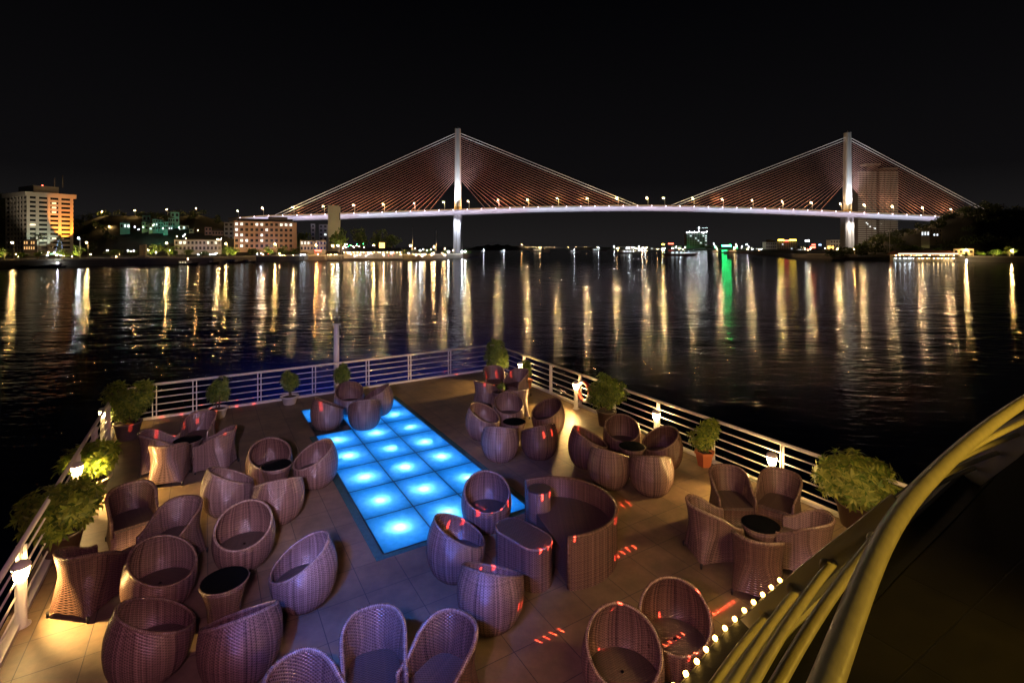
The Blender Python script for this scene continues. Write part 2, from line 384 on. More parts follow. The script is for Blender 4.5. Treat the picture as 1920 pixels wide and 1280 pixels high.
lp_ = [(ULO, v, pi / 2) for v in (15.6, 13.9, 12.2, 10.5, 8.9, 7.3)]
rail_side('deck_railing', 'white railing along the left deck edge beside the potted bushes', [(ULO, 5.2)] + arc[:4], lp_, False)

# ------------------------------------------------------------------ bollard lights
def bollard():
    t = thing('bollard_light', '', 'bollard light', group='bollard lights along the railings')
    g = MB(); g.lathe([(.10, 0), (.10, .012), (.062, .016), (.058, .60)], 20); g.build('post', M['white'], t)
    g = MB(); g.lathe([(.066, .605), (.092, .745)], 20); g.build('lamp_glass', M['warm'], t)
    lamp('SPOT', 'bollard_lamp', (.11, 0, .72), 300, (1, .58, .18), (1.25, 0, 0), .03, 112, .5, parent=t)
    g = MB(); g.lathe([(.100, .748), (.100, .768), (.08, .80), (.03, .818)], 20); g.build('cap', M['white'], t)
    return t
b0 = bollard()
BL = [((184, 828), 'lit bollard light beside the heart-shaped bush at the left corner'),
      ((131, 952), 'lit bollard light half hidden by the two bushy plants on the left'),
      ((19, 1178), 'lit bollard light nearest the camera, at the left frame edge'),
      ((981, 722), 'lit bollard light behind the small shrub near the far right corner'),
      ((1085, 765), 'lit bollard light beside the life ring and the tall dark-potted bush'),
      ((1236, 830), 'lit bollard light behind the egg chairs on the right railing'),
      ((1453, 925), 'lit bollard light behind the tub armchairs on the right railing')]
for i, (p, l) in enumerate(BL):
    q = dk(*p); u_, v_ = us(q); q = S(u_ + (.10 if u_ < 0 else -.10), v_)
    rz_ = TH if u_ < 0 else TH + pi
    if i == 0: b0.location = q; b0.rotation_euler = (0, 0, rz_); b0['label'] = l
    else: dup(b0, q, rz_, l)

# ------------------------------------------------------------------ egg chairs
PROF = [(0, .27), (.05, .33), (.13, .38), (.26, .42), (.40, .435), (.53, .425), (.66, .39), (.78, .34), (.92, .27)]
def prf(z):
    for (a, r), (b, s_) in zip(PROF, PROF[1:]):
        if z <= b:
            t = (z - a) / (b - a); t2 = t
            return r + (s_ - r) * t2
    return PROF[-1][1]
def prs(z): return (prf(z - .03 if z > .03 else 0) + prf(z) + prf(z + .03)) / 3 if z > .03 else prf(z)
def zcut(ph):
    z = .6
    for _ in range(25): z = .5 * z + .5 * (.64 - .50 * prs(z) * cos(ph))
    return z
def egg():
    t = thing('egg_chair', '', 'chair', group='round wicker egg chairs')
    n, rws = 56, 16; g = MB(True)
    rows = []
    for k in range(rws + 1):
        row = []
        for j in range(n + 1):
            ph = 2 * pi * j / n; z = zcut(ph) * k / rws; r = prs(z)
            row.append(g.v((r * sin(ph), r * cos(ph), z), (ph * .42, z * 1.1)))
        rows.append(row)
    g.grid(rows, flip=True)
    rows = []; zs = .23
    for k in range(9):
        row = []
        for j in range(n + 1):
            ph = 2 * pi * j / n; z = zs + (zcut(ph) - zs) * k / 8; r = prs(z) - .035
            row.append(g.v((r * sin(ph), r * cos(ph), z), (ph * .42, z * 1.1)))
        rows.append(row)
    g.grid(rows)
    g.build('shell', M['wick'], t)
    g = MB(); g.tube([((prs(zcut(p)) - .0175) * sin(p), (prs(zcut(p)) - .0175) * cos(p), zcut(p) + .004) for p in [2 * pi * j / n for j in range(n)]], .021, 8, closed=True)
    g.build('rim', M['rim'], t)
    g = MB(); rr = prs(.27) - .037
    ring = []
    for r, z in ((rr, .24), (rr, .265), (rr - .03, .29), (rr * .6, .302), (.02, .305)):
        ring.append([g.v((r * sin(2 * pi * j / 36), r * cos(2 * pi * j / 36), z), (r * sin(2 * pi * j / 36), r * cos(2 * pi * j / 36))) for j in range(36)])
    for A, B in zip(ring, ring[1:]):
        for j in range(36): g.f(A[j], B[j], B[(j + 1) % 36], A[(j + 1) % 36], smooth=True)
    g.f(*ring[-1], smooth=True)
    g.build('seat_cushion', M['seatw'], t)
    return t
# (centre pixel of the body, pixel it faces, label)
EGG = [
 ((505, 866), (518, 885), 'egg chair behind the table left of the dance floor, opening to the camera'),
 ((592, 868), (500, 895), 'egg chair touching the left edge of the dance floor, opening left'),
 ((427, 913), (540, 880), 'egg chair left of that table by the dance floor, gold-lit left side'),
 ((522, 928), (512, 850), 'egg chair with its back to the camera in the set left of the dance floor'),
 ((458, 1004), (428, 1100), 'egg chair at the back of the front left set, opening over the black table'),
 ((570, 1068), (440, 1100), 'egg chair on the right of the front left set, blue edge toward the dance floor'),
 ((300, 1076), (430, 1110), 'egg chair at the left of the front left set, touching the armchair'),
 ((282, 1190), (440, 1120), 'large egg chair in the front left corner, seat visible over its rim'),
 ((452, 1192), (415, 1060), 'egg chair with purple back in the front left set, seat hidden'),
 ((655, 745), (665, 790), 'far egg chair on the dance floor facing the camera'),
 ((614, 771), (690, 755), 'egg chair over the dark dance floor panel, opening right'),
 ((684, 771), (668, 730), 'egg chair with its back to the camera standing on the dance floor'),
 ((709, 748), (640, 752), 'egg chair at the far right of the set on the dance floor, opening left'),
 ((905, 788), (975, 800), 'egg chair lit blue outside with red laser dots inside'),
 ((953, 768), (966, 800), 'egg chair tucked behind the round table in the far right set'),
 ((1028, 780), (958, 800), 'egg chair at the right of the far set, beside the lit floor by the railing'),
 ((938, 824), (962, 775), 'egg chair with red laser dots in two rows across its back'),
 ((1011, 820), (955, 780), 'purple-backed egg chair without laser dots in the far right set'),
 ((1102, 835), (1195, 835), 'leftmost egg chair of the set by the right railing, opening right'),
 ((1142, 869), (1200, 815), 'egg chair in the right railing set with blue and pink stripes on its back'),
 ((1166, 816), (1178, 850), 'egg chair at the back of the set by the right railing, below the tall bush'),
 ((1242, 838), (1165, 850), 'rightmost egg chair of the set by the right railing'),
 ((1221, 880), (1192, 815), 'egg chair with its back to the camera in the set by the right railing'),
 ((912, 940), (935, 1010), 'egg chair between dance floor and curved sofa, a row of red dots inside'),
 ((855, 1020), (965, 1005), 'egg chair overlapping the near end of the dance floor, blue left edge'),
 ((920, 1102), (985, 1000), 'egg chair with a pink-lit back in front of the oval table'),
 ((1167, 1238), (1215, 1420), 'egg chair at the bottom edge left of the LED string, opening to the camera'),
 ((1265, 1178), (1275, 1420), 'egg chair with red dots beside the LED string, seat disc visible'),
]
def face(a, b): d = b - a; return atan2(-d.x, d.y)
e0 = egg(); EGGP = []
for i, (c, fpx, l) in enumerate(EGG):
    p = dk(*c, .42); q = dk(*fpx, .42); p.z = 0; q.z = 0
    EGGP.append(p)
    if i == 0: e0.location = p; e0.rotation_euler = (0, 0, face(p, q)); e0['label'] = l
    else: dup(e0, p, face(p, q), l)

# ------------------------------------------------------------------ tub armchairs
def tub():
    t = thing('tub_armchair', '', 'armchair', group='flared wicker tub armchairs')
    n = 44
    def path(z, off=0.0):
        h = z / .80
        ex = 2.1 + 6 * max(0, 1 - h * 1.5) ** 1.5
        sc = .90 + .28 * (h - .42) ** 2 * 1.4 + .04 * h
        A, B, F = .335 * sc - off, .365 * sc - off, .32
        pts = []
        for j in range(n + 1):
            p = -1 + 2 * j / n
            if p < -.55: k = (p + 1) / .45; pts.append((-A, F * (1 - k)))
            elif p > .55: k = (p - .55) / .45; pts.append((A, F * k))
            else:
                a = pi * (p + .55) / 1.1; c, s_ = -cos(a), sin(a)
                pts.append((A * math.copysign(abs(c) ** (2 / ex), c), -B * abs(s_) ** (2 / ex)))
        return pts
    def top(j):
        p = abs(-1 + 2 * j / n); k = max(0, min(1, (1 - p) / .8)); return .545 + .275 * (k * k * (3 - 2 * k))
    def bot(j):
        p = abs(-1 + 2 * j / n)
        q = (p - .275) / .725 if p > .275 else (p + .275) / .55
        return .035 + .055 * sin(pi * max(0, min(1, q)))
    g = MB(True)
    def shell(zf, off, flip):
        rows = []
        for k in range(13):
            row = []; cl = {}
            for j in range(n + 1):
                z = zf(j, k / 12); key = round(z, 3)
                x, y = path(z, off)[j]
                row.append(g.v((x, y, z), (j * .041, z)))
            rows.append(row)
        g.grid(rows, flip=flip); return rows
    o = shell(lambda j, k: bot(j) + (top(j) - bot(j)) * k, 0, False)
    i_ = shell(lambda j, k: .36 + (top(j) - .36) * k, .045, True)
    for e_ in (0, n):
        rows = [(o[k][e_], i_[max(0, k)][e_]) for k in range(13)]
        za = [.06 + (.555 - .06) * k / 12 for k in range(13)]
        s_ = -1 if e_ == 0 else 1
        P = [(g.v((path(z)[e_][0], .32, z), (0, z)), g.v((path(z, .045)[e_][0], .32, z), (.045, z))) for z in za]
        for (a, b), (c, d) in zip(P, P[1:]):
            g.f(*((a, b, d, c) if s_ < 0 else (b, a, c, d)))
    g.build('shell', M['wickt'], t)
    g = MB(); pts = []
    for j in range(n + 1):
        z = top(j); a = path(z)[j]; b = path(z, .045)[j]; pts.append(((a[0] + b[0]) / 2, (a[1] + b[1]) / 2, z + .004))
    pts = [(pts[0][0], .322, .30)] + [(pts[0][0], .322, .53)] + pts + [(pts[-1][0], .322, .53), (pts[-1][0], .322, .30)]
    g.tube(pts, .026, 8); g.build('rim', M['rim'], t)
    g = MB(); ins = path(.40, .047)
    poly = [(x, y) for x, y in ins]; g.prism(poly, .355, .405); g.build('seat', M['seatw'], t)
    g = MB(True); rows = []
    xa = path(.2)[n][0]
    for k in range(7):
        row = []
        for j in range(13):
            x = -1 + j / 6; zb = .04 + .055 * cos(x * pi / 2); z = zb + (.40 - zb) * k / 6; xx = path(z, .02)[n][0] * x
            row.append(g.v((xx, .325 - .03 * sin(pi * k / 6), z), (xx, z)))
        rows.append(row)
    g.grid(rows, flip=True); g.build('front_panel', M['wickt'], t)
    for (x, y) in ((-.30, -.32), (.30, -.32), (-.30, .29), (.30, .29)):
        g = MB(); g.lathe([(.016, 0), (.02, .07)], 10, (x, y, 0)); g.build('foot', M['dark'], t)
    return t
TUB = [
 ((300, 842), (368, 830), 'tub armchair at the left of the far left set, nearest the heart-shaped bush'),
 ((318, 862), (352, 815), 'tub armchair in the far left set with its back to the camera'),
 ((406, 840), (340, 842), 'tub armchair on the right of the far left set, blue along its right side'),
 ((373, 812), (335, 845), 'tub armchair at the back of the far left set, near the white flower pot'),
 ((248, 967), (290, 1075), 'tub armchair facing the camera beside the left potted bush'),
 ((326, 1003), (240, 1065), 'dark tub armchair between the front egg chairs and the gold-lit armchair'),
 ((172, 1071), (265, 1010), 'tub armchair by the near left bollard light, back to the camera'),
 ((1370, 932), (1420, 1000), 'tub armchair at the back left of the set by the right railing'),
 ((1461, 938), (1420, 990), 'tub armchair at the back right of the set, in front of the bollard light'),
 ((1335, 990), (1425, 985), 'tub armchair at the left of the set beside the right railing'),
 ((1420, 1045), (1428, 960), 'tub armchair with its back to the camera beside the right hand table'),
 ((1508, 1012), (1420, 985), 'tub armchair partly hidden by the black edge of the upper deck'),
 ((912, 738), (960, 722), 'tub armchair at the left of the far corner set, lit blue'),
 ((968, 752), (932, 712), 'tub armchair in the far corner set with its back to the camera'),
 ((926, 714), (945, 745), 'tub armchair at the back of the far corner set, below the big bush'),
 ((970, 719), (925, 735), 'tub armchair on the right of the far corner set, below the small shrub'),
 ((701, 1256), (712, 1430), 'tub armchair at the bottom edge facing the camera, tall round back'),
 ((828, 1266), (735, 1370), 'dark tub armchair at the bottom edge turned toward its lighter neighbour'),
 ((574, 1352), (690, 1420), 'tub armchair cut off by the bottom edge, only its back showing'),
]
t0 = tub()
for i, (c, fpx, l) in enumerate(TUB):
    p = dk(*c, .42); q = dk(*fpx, .42); p.z = 0; q.z = 0
    if i == 0: t0.location = p; t0.rotation_euler = (0, 0, face(p, q)); t0['label'] = l
    else: dup(t0, p, face(p, q), l)

# ------------------------------------------------------------------ tables
def table():
    t = thing('round_table', '', 'table', group='round wicker tables with black tops')
    g = MB(); g.lathe([(.19, 0), (.185, .04), (.20, .25), (.255, .47), (.275, .525)], 32); g.build('base', M['wickt'], t)
    g = MB(); g.lathe([(.272, .527), (.285, .53), (.285, .545), (.272, .55)], 32); g.build('table_edge', M['rim'], t)
    g = MB(); g.lathe([(.270, .551), (.268, .556)], 40); g.build('table_top', M['glassblk'], t)
    return t
TB = [((518, 871), 'black topped round table amid the egg chairs left of the dance floor'),
      ((421, 1086), 'black topped round table amid the front left egg chairs'),
      ((964, 790), 'round table amid the far egg chairs with a red laser line on its edge'),
      ((1185, 836), 'round table amid the egg chairs by the right railing'),
      ((1426, 982), 'black topped round table amid the tub armchairs on the right'),
      ((352, 824), 'black topped round table amid the far left tub armchairs'),
      ((940, 733), 'round table in the far corner set with a small plant on it')]
tb0 = table()
for i, (c, l) in enumerate(TB):
    p = dk(*c, .55); p.z = 0
    if i == 0: tb0.location = p; tb0['label'] = l
    else: dup(tb0, p, 0, l)
# oval table
A_, B_ = dk(960, 986, .6), dk(1003, 1011, .6); A_.z = B_.z = 0
cc = (A_ + B_) / 2; hl = (B_ - A_).length / 2; oz = atan2((B_ - A_).y, (B_ - A_).x)
def capsule(h, r, n=18):
    return [(h + r * cos(a), r * sin(a)) for a in [-pi / 2 + pi * k / n for k in range(n + 1)]] + [(-h - r * cos(a), -r * sin(a)) for a in [-pi / 2 + pi * k / n for k in range(n + 1)]]
ot = thing('oval_table', 'tall oval wicker drum table with red laser lines across its dark top', 'table', cc, oz)
g = MB(); g.prism(capsule(hl, .245), 0, .585); g.build('base', M['wickt'], ot)
g = MB(); g.tube([(x, y, .588) for x, y in capsule(hl, .238)], .02, 8, closed=True); g.build('rim', M['rim'], ot)
g = MB(); g.prism(capsule(hl, .232), .586, .602); g.build('table_top', M['seatw'], ot)
# curved sofa
sofa_c = Vector((.707, 7.96, 0))
so = thing('curved_sofa', 'large round wicker sofa with a curved wall back beside the oval table', 'sofa', sofa_c)
RR = .94
pa, pb_ = Vector((.80, 7.02, 0)) - sofa_c, Vector((.30, 8.64, 0)) - sofa_c
a0, a1 = atan2(pa.y, pa.x), atan2(pb_.y, pb_.x)
na = 44; angs = [a0 + (a1 - a0) * k / na for k in range(na + 1)]
g = MB(True); RO = []
for k in range(9):
    z = .73 * k / 8; RO.append([g.v((RR * cos(a), RR * sin(a), z), (a * RR, z)) for a in angs])
g.grid(RO)
RI = []
for k in range(5):
    z = .36 + .37 * k / 4; RI.append([g.v(((RR - .05) * cos(a), (RR - .05) * sin(a), z), (a * RR, z)) for a in angs])
g.grid(RI, flip=True)
for e_, fl in ((0, 1), (na, 0)):
    a = angs[e_]
    q = [g.v((RR * cos(a), RR * sin(a), 0), (0, 0)), g.v(((RR - .05) * cos(a), (RR - .05) * sin(a), 0), (.05, 0)), g.v(((RR - .05) * cos(a), (RR - .05) * sin(a), .73), (.05, .73)), g.v((RR * cos(a), RR * sin(a), .73), (0, .73))]
    g.f(*(q[::-1] if fl else q), smooth=False)
g.build('backrest', M['wickt'], so)
g = MB(); pts = [((RR - .025) * cos(a), (RR - .025) * sin(a), .734) for a in angs]
g.tube([(pts[0][0], pts[0][1], .02)] + pts, .03, 8); g.build('rim', M['rim'], so)
g = MB(); poly = [((RR - .055) * cos(a), (RR - .055) * sin(a)) for a in angs]
g.prism(poly, .02, .42); g.build('seat', M['seatw'], so)
dc = dk(1011, 916, .73) - sofa_c
g = MB(); g.lathe([(.205, .005), (.205, .72), (.195, .732)], 28, (dc.x, dc.y, 0)); sd = g.build('side_table', M['wickt'], so)
g = MB(); g.lathe([(.185, .733), (.18, .742)], 28, (dc.x, dc.y, 0)); g.build('top', M['seatw'], sd)

# ------------------------------------------------------------------ potted plants
def leaf(g, p, d, n, L, wd, droop):
    d = d.normalized(); s_ = d.cross(n)
    if s_.length < 1e-4: s_ = Vector((1, 0, 0))
    s_.normalize(); n = s_.cross(d).normalized()
    a = p; b = p + d * L * .5 + n * L * .06; c = p + d * L - n * L * droop
    q = [g.v(a), g.v(b + s_ * wd * .5 - n * wd * .15), g.v(c), g.v(b - s_ * wd * .5 - n * wd * .15), g.v(b)]
    g.f(q[0], q[1], q[4], smooth=True); g.f(q[1], q[2], q[4], smooth=True); g.f(q[2], q[3], q[4], smooth=True); g.f(q[3], q[0], q[4], smooth=True)
def bush(seed, blobs, whorls, L=.12, wd=.035, per=8):
    whorls = int(whorls * 1.5); L *= 1.15; wd *= 1.15
    r = random.Random(seed); g = MB(True); tips = []
    tot = sum(b[3] * b[4] * b[5] for b in blobs)
    for (x, y, z, a, b, c) in blobs:
        for _ in range(max(3, int(whorls * a * b * c / tot))):
            while True:
                v = Vector((r.gauss(0, 1), r.gauss(0, 1), r.gauss(0, 1)))
                if v.length > .1: break
            v.normalize(); k = r.uniform(.55, 1.05)
            p = Vector((x + v.x * a * k, y + v.y * b * k, z + v.z * c * k)); tips.append(p)
            ax = (v + Vector((r.gauss(0, .3), r.gauss(0, .3), .5 + r.gauss(0, .2)))).normalized()
            u = ax.orthogonal().normalized(); w_ = ax.cross(u); ph = r.uniform(0, 6)
            for i in range(per):
                t = ph + 2 * pi * i / per + r.uniform(-.2, .2); d = u * cos(t) + w_ * sin(t) + ax * r.uniform(.1, .7)
                leaf(g, p, d, ax, L * r.uniform(.7, 1.2), wd * r.uniform(.8, 1.2), r.uniform(.05, .35))
    return g, tips
def pot_round(r0, r1, h, lip=.02):
    g = MB(); g.lathe([(r0, 0), (r0 + .01, .01), (r1, h - .03), (r1 + lip, h - .028), (r1 + lip, h), (r1 - .015, h), (r1 - .03, h - .05)], 28, cap1=False); return g
def plant(name, label, base, potg, potm, soil, blobs, whorls, leafm, L=.12, wd=.035, per=8, seed=1, stems=4):
    t = thing(name, label, 'potted plant', base, 0)
    potg.build('pot', potm, t)
    g = MB(); g.lathe([(soil[0], soil[1] - .01), (soil[0] * .5, soil[1] + .01)], 20); g.build('soil', M['soil'], t)
    g, tips = bush(seed, blobs, whorls, L, wd, per); 
    r = random.Random(seed + 9); st = MB()
    for i in range(stems):
        b = blobs[i % len(blobs)]; e_ = Vector((b[0] + r.uniform(-.4, .4) * b[3], b[1] + r.uniform(-.4, .4) * b[4], b[2] + b[5] * .3))
        s_ = Vector((r.uniform(-.05, .05), r.uniform(-.05, .05), soil[1] - .02)); m_ = (s_ + e_) / 2 + Vector((r.uniform(-.06, .06), r.uniform(-.06, .06), 0))
        st.tube([s_, m_, e_], [.018, .013, .007], 6)
        for k in range(10):
            tp = r.choice(tips); q = m_.lerp(e_, r.uniform(.1, .9)); st.tube([q, (q + tp) / 2 + Vector((0, 0, -.02)), tp], [.006, .005, .003], 4)
    st.build('stem', M['bark'], t)
    g.build('foliage', leafm, t)
    return t
def basin(n, r0, r1, h):
    g = MB(); P0 = [(r0 * cos(2 * pi * (k + .5) / n), r0 * sin(2 * pi * (k + .5) / n)) for k in range(n)]
    rows = [(r0, 0), (r0, .012), (r1, h - .05), (r1 + .025, h - .048), (r1 + .025, h), (r1 - .01, h), (r1 - .03, h - .05)]
    g.lathe(rows, n, cap1=False, smooth=False); return g
plant('potted_plant', 'tall heart-shaped bush in a taupe pot at the left deck corner, yellow-lit below', dk(240, 822), pot_round(.20, .29, .42), M['pot_taupe'], (.27, .39),
      [(-.28, 0, 1.12, .28, .26, .30), (.32, 0, 1.10, .28, .26, .34), (0, 0, .75, .38, .32, .32), (.02, 0, .95, .42, .30, .25)], 240, M['leaf'], .12, .034, 8, 3, 6)
plant('potted_plant', 'leafy plant in a round cream pot by the left railing', dk(170, 925), pot_round(.20, .30, .30, .04), M['pot_cream'], (.28, .27),
      [(-.1, 0, .62, .42, .36, .26), (.12, .05, .72, .30, .3, .25)], 130, M['leaf'], .15, .045, 8, 4, 4)
plant('potted_plant', 'spreading bushy plant in a dark pot by the near left railing', dk(115, 1040), pot_round(.19, .27, .36), M['pot_brown'], (.25, .33),
      [(-.12, 0, .72, .46, .40, .30), (.22, .05, .80, .30, .34, .30), (0, -.1, .60, .40, .40, .22)], 220, M['leaf'], .13, .042, 8, 5, 5)
fp = plant('potted_plant', 'small leafy tree in a white flower-marked pot near the far left armchairs', dk(409, 782), pot_round(.16, .235, .27, .035), M['pot_white'], (.215, .24),
      [(0, 0, .72, .27, .24, .27), (.08, 0, .98, .15, .15, .14)], 90, M['leaf2'], .11, .035, 8, 6, 3)
g = MB()      # painted flower sprigs on the white pot
for a in (-1.2, -2.0):
    for k in range(7):
        b = a + R.uniform(-.09, .09); z = .09 + R.uniform(0, .08); rr_ = .165 + .25 * z + .018
        n_ = Vector((cos(b), sin(b), 0)); tt = Vector((-sin(b), cos(b), 0)); p = n_ * rr_ + Vector((0, 0, z)); d = R.uniform(0, 3)
        q1 = tt * cos(d) * .02 + Vector((0, 0, sin(d) * .02)); q2 = tt * -sin(d) * .006 + Vector((0, 0, cos(d) * .006))
        g.f(g.v(p - q1), g.v(p + q2), g.v(p + q1), g.v(p - q2))
g.build('flower_motif', M['dark'], fp)
plant('potted_plant', 'small round-headed tree in a white basin by the far railing', dk(543, 757), pot_round(.16, .235, .25, .035), M['pot_white'], (.215, .22),
      [(0, 0, .68, .25, .22, .24), (-.05, 0, .86, .16, .15, .12)], 80, M['leaf2'], .10, .034, 8, 7, 3)
plant('potted_plant', 'blue-lit leafy plant behind the egg chairs on the dance floor', dk(641, 738), pot_round(.15, .21, .25, .03), M['pot_white'], (.19, .22),
      [(0, 0, .62, .24, .22, .26), (.06, 0, .86, .14, .14, .12)], 80, M['leaf2'], .10, .034, 8, 8, 3)
plant('potted_plant', 'big rounded small-leaved bush at the far corner of the deck', dk(931, 714), pot_round(.20, .28, .42), M['pot_brown'], (.26, .39),
      [(0, 0, .82, .44, .40, .42), (-.02, 0, 1.22, .33, .30, .26), (.2, 0, .7, .25, .25, .25)], 260, M['leaf2'], .09, .03, 8, 9, 5)
plant('potted_plant', 'small shrub in a reddish pot hiding a lit bollard light', dk(986, 728), pot_round(.16, .21, .30), M['pot_orange'], (.19, .27),
      [(0, 0, .62, .24, .22, .26), (.02, 0, .82, .16, .16, .14)], 90, M['leaf'], .08, .028, 8, 10, 3)
plant('potted_plant', 'tall open bush in a ribbed dark pot beside the life ring', dk(1137, 797), pot_round(.19, .25, .40), M['pot_brown'], (.23, .37),
      [(-.1, 0, .82, .42, .38, .34), (.22, 0, .92, .34, .30, .30), (-.05, 0, 1.18, .22, .22, .22)], 240, M['leaf2'], .09, .028, 8, 11, 5)
plant('potted_plant', 'slim leafy plant in an orange six-sided pot by the right railing', dk(1321, 872), basin(6, .145, .20, .32), M['pot_orange'], (.17, .28),
      [(-.05, 0, .56, .24, .22, .24), (.12, 0, .82, .18, .18, .22)], 85, M['leaf'], .11, .032, 8, 12, 3)
plant('potted_plant', 'large round pale-edged bush beside the upper deck rail on the right', dk(1603, 985), pot_round(.20, .28, .40), M['pot_brown'], (.26, .36),
      [(0, 0, .78, .66, .58, .36), (-.05, 0, .98, .45, .42, .24)], 330, M['leafv'], .13, .036, 9, 13, 6)
tp = dk(940, 733, .55); tp.z = .557
plant('table_plant', 'small green plant in a low pot on the far corner table', tp, pot_round(.06, .08, .08, .01), M['pot_brown'], (.07, .07), [(0, 0, .14, .13, .13, .07)], 26, M['leaf2'], .07, .025, 7, 14, 2)
# life ring on the right railing
lr = thing('life_ring', 'red and white life ring hanging on the right railing behind a bush', 'life ring', S(UHI - .08, us(dk(1103, 765))[1], .52), TH + pi / 2)
for k in range(4):
    g = MB(True); c0 = k * pi / 2
    g.tube([(.27 * cos(c0 + pi / 2 * i / 8), 0, .27 * sin(c0 + pi / 2 * i / 8)) for i in range(9)], .06, 10); g.build('ring_section', M['red_buoy'] if k % 2 else M['white'], lr)
# flag mast at the far railing
mb_ = S(us(dk(630, 731))[0], VFAR + .20, -.4)
ms = thing('flag_mast', 'white steel mast with a lamp ring standing outside the far railing', 'mast', mb_)
g = MB(); g.lathe([(.085, 0), (.085, 2.35), (.07, 2.62)], 16); g.build('pole', M['white'], ms)
g = MB(); g.tube([(.13 * cos(a), .13 * sin(a), 2.60) for a in [2 * pi * k / 18 for k in range(18)]], .014, 6, closed=True)
g.tube([(.12 * cos(a), .12 * sin(a), 2.2) for a in [2 * pi * k / 18 for k in range(18)]], .012, 6, closed=True); g.build('ring', M['white'], ms)
g = MB(); g.lathe([(.03, 2.62), (.05, 2.66), (.05, 2.78), (.02, 2.84)], 12); g.build('lamp_head', M['dark'], ms)

# ------------------------------------------------------------------ the upper deck's edge and rail
M['rail2'] = pm('rail_paint', (.60, .53, .36), .32, 0, .22, 26, .25)
M['plate2'] = pm('bracket_paint', (.52, .49, .44), .4, 0, .1, 5)
M['black2'] = pm('black_gutter', (.012, .012, .012), .55, 0, .5, 12, .4)
M['lip'] = pm('white_lip', (.62, .57, .48), .22, 0, .08, 5)
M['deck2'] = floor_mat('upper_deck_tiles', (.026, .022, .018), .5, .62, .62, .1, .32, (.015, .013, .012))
HU = 1.75
def crom(P, n=12):
    P = [Vector(p) for p in P]; o = []
    for i in range(len(P) - 1):
        a, b, c, d = P[max(0, i - 1)], P[i], P[i + 1], P[min(len(P) - 1, i + 2)]
        for k in range(n):
            t = k / n
            o.append(.5 * ((2 * b) + (c - a) * t + (2 * a - 5 * b + 4 * c - d) * t * t + (3 * b - a - 3 * c + d) * t ** 3))
    o.append(P[-1]); return o
def k(px, py, dz): return dk(px, py, CAMZ - dz)
TOPC = [(.0, .28), (.30, .62)] + [tuple(k(*p, .75).xy) for p in ((1555, 1280), (1652, 1000), (1738, 900), (1850, 800))] + [(2.85, 2.68), (3.7, 3.15), (5, 3.7)]
def relax(P, n=80):
    A = [0]
    for a, b in zip(P, P[1:]): A.append(A[-1] + (b - a).length)
    Q = []; i = 0
    for q in range(141):
        t = A[-1] * q / 140
        while i < len(A) - 2 and A[i + 1] < t: i += 1
        Q.append(P[i].lerp(P[i + 1], (t - A[i]) / max(1e-9, A[i + 1] - A[i])))
    P = Q
    for _ in range(n): P = [P[0]] + [(P[i - 1] + P[i] * 2 + P[i + 1]) / 4 for i in range(1, len(P) - 1)] + [P[-1]]
    return P
ur = thing('upper_deck_railing', 'curved yellow-lit pipe railing of the upper deck in the right foreground', 'railing')
g = MB(); g.tube([(p.x, p.y, CAMZ - .75) for p in relax(crom([(x, y, 0) for x, y in TOPC]))], .0245, 20); g.build('handrail', M['rail2'], ur)
RC = [  # lower rails: traced pixels on each level
  (1.60, [(.32, 1.42)] + [tuple(k(a, b, 1.6).xy) for a, b in ((1336, 1280), (1385, 1212), (1433, 1145), (1600, 1010), (1764, 900), (1843, 870), (1935, 836))] + [(5.6, 5.1), (7, 5.8)]),
  (1.36, [(.27, 1.14)] + [tuple(k(a, b, 1.36).xy) for a, b in ((1370, 1280), (1428, 1190), (1487, 1103), (1640, 968), (1785, 880), (1885, 842), (1965, 812))] + [(5.2, 4.7), (6.6, 5.3)]),
  (1.14, [(.22, .88)] + [tuple(k(a, b, 1.14).xy) for a, b in ((1405, 1280), (1480, 1160), (1550, 1058), (1690, 930), (1790, 862), (1849, 831), (1920, 812))] + [(4.6, 4.0), (6.2, 4.75)]),
  (.94, [(.16, .66)] + [tuple(k(a, b, .94).xy) for a, b in ((1452, 1280), (1535, 1140), (1640, 1010), (1740, 900), (1800, 848), (1877, 807), (1920, 793))] + [(3.9, 3.45), (5.6, 4.2)])]
for dz, P in RC:
    g = MB(); g.tube([(p.x, p.y, CAMZ - dz) for p in relax(crom([(x, y, 0) for x, y in P]))], .0150, 14); g.build('lower_rail', M['rail2'], ur)
def stanchion(bot, topp, tang, width):
    b, t = Vector(bot), Vector(topp); d = (t - b); tn = Vector(tang).normalized(); s_ = d.cross(tn).normalized()
    g = MB(); P = []
    for q, wd in ((b, width), (b.lerp(t, .5), width * .95), (t, width * .55)):
        for a, c in ((-1, -1), (1, -1), (1, 1), (-1, 1)): P.append(q + s_ * (a * wd / 2) + tn * (c * .007))
    n = [g.v(p) for p in P]
    for l in (0, 4):
        for i in range(4): g.f(n[l + i], n[l + (i + 1) % 4], n[l + 4 + (i + 1) % 4], n[l + 4 + i])
    g.f(n[3], n[2], n[1], n[0]); g.f(n[8], n[9], n[10], n[11])
    g.build('stanchion', M['plate2'], ur)
z0 = CAMZ - HU + .001
for (a, b, dz) in ((1433, 1145, 1.6), (1487, 1103, 1.36), (1550, 1058, 1.14), (1640, 1010, .94), (1843, 870, 1.6), (1885, 842, 1.36)):
    q = k(a, b, dz); d = Vector((.69, .72, 0)) if a < 1700 else Vector((.86, .5, 0))
    g = MB(); g.tube([q - d * .022, q - d * .012, q], [.0165, .021, .023], 14); g.build('weld_collar', M['rail2'], ur)
stanchion(tuple(k(1405, 1172, 1.74).xy) + (z0,), (1.19, 1.55, CAMZ - .78), (.66, .75, 0), .085)
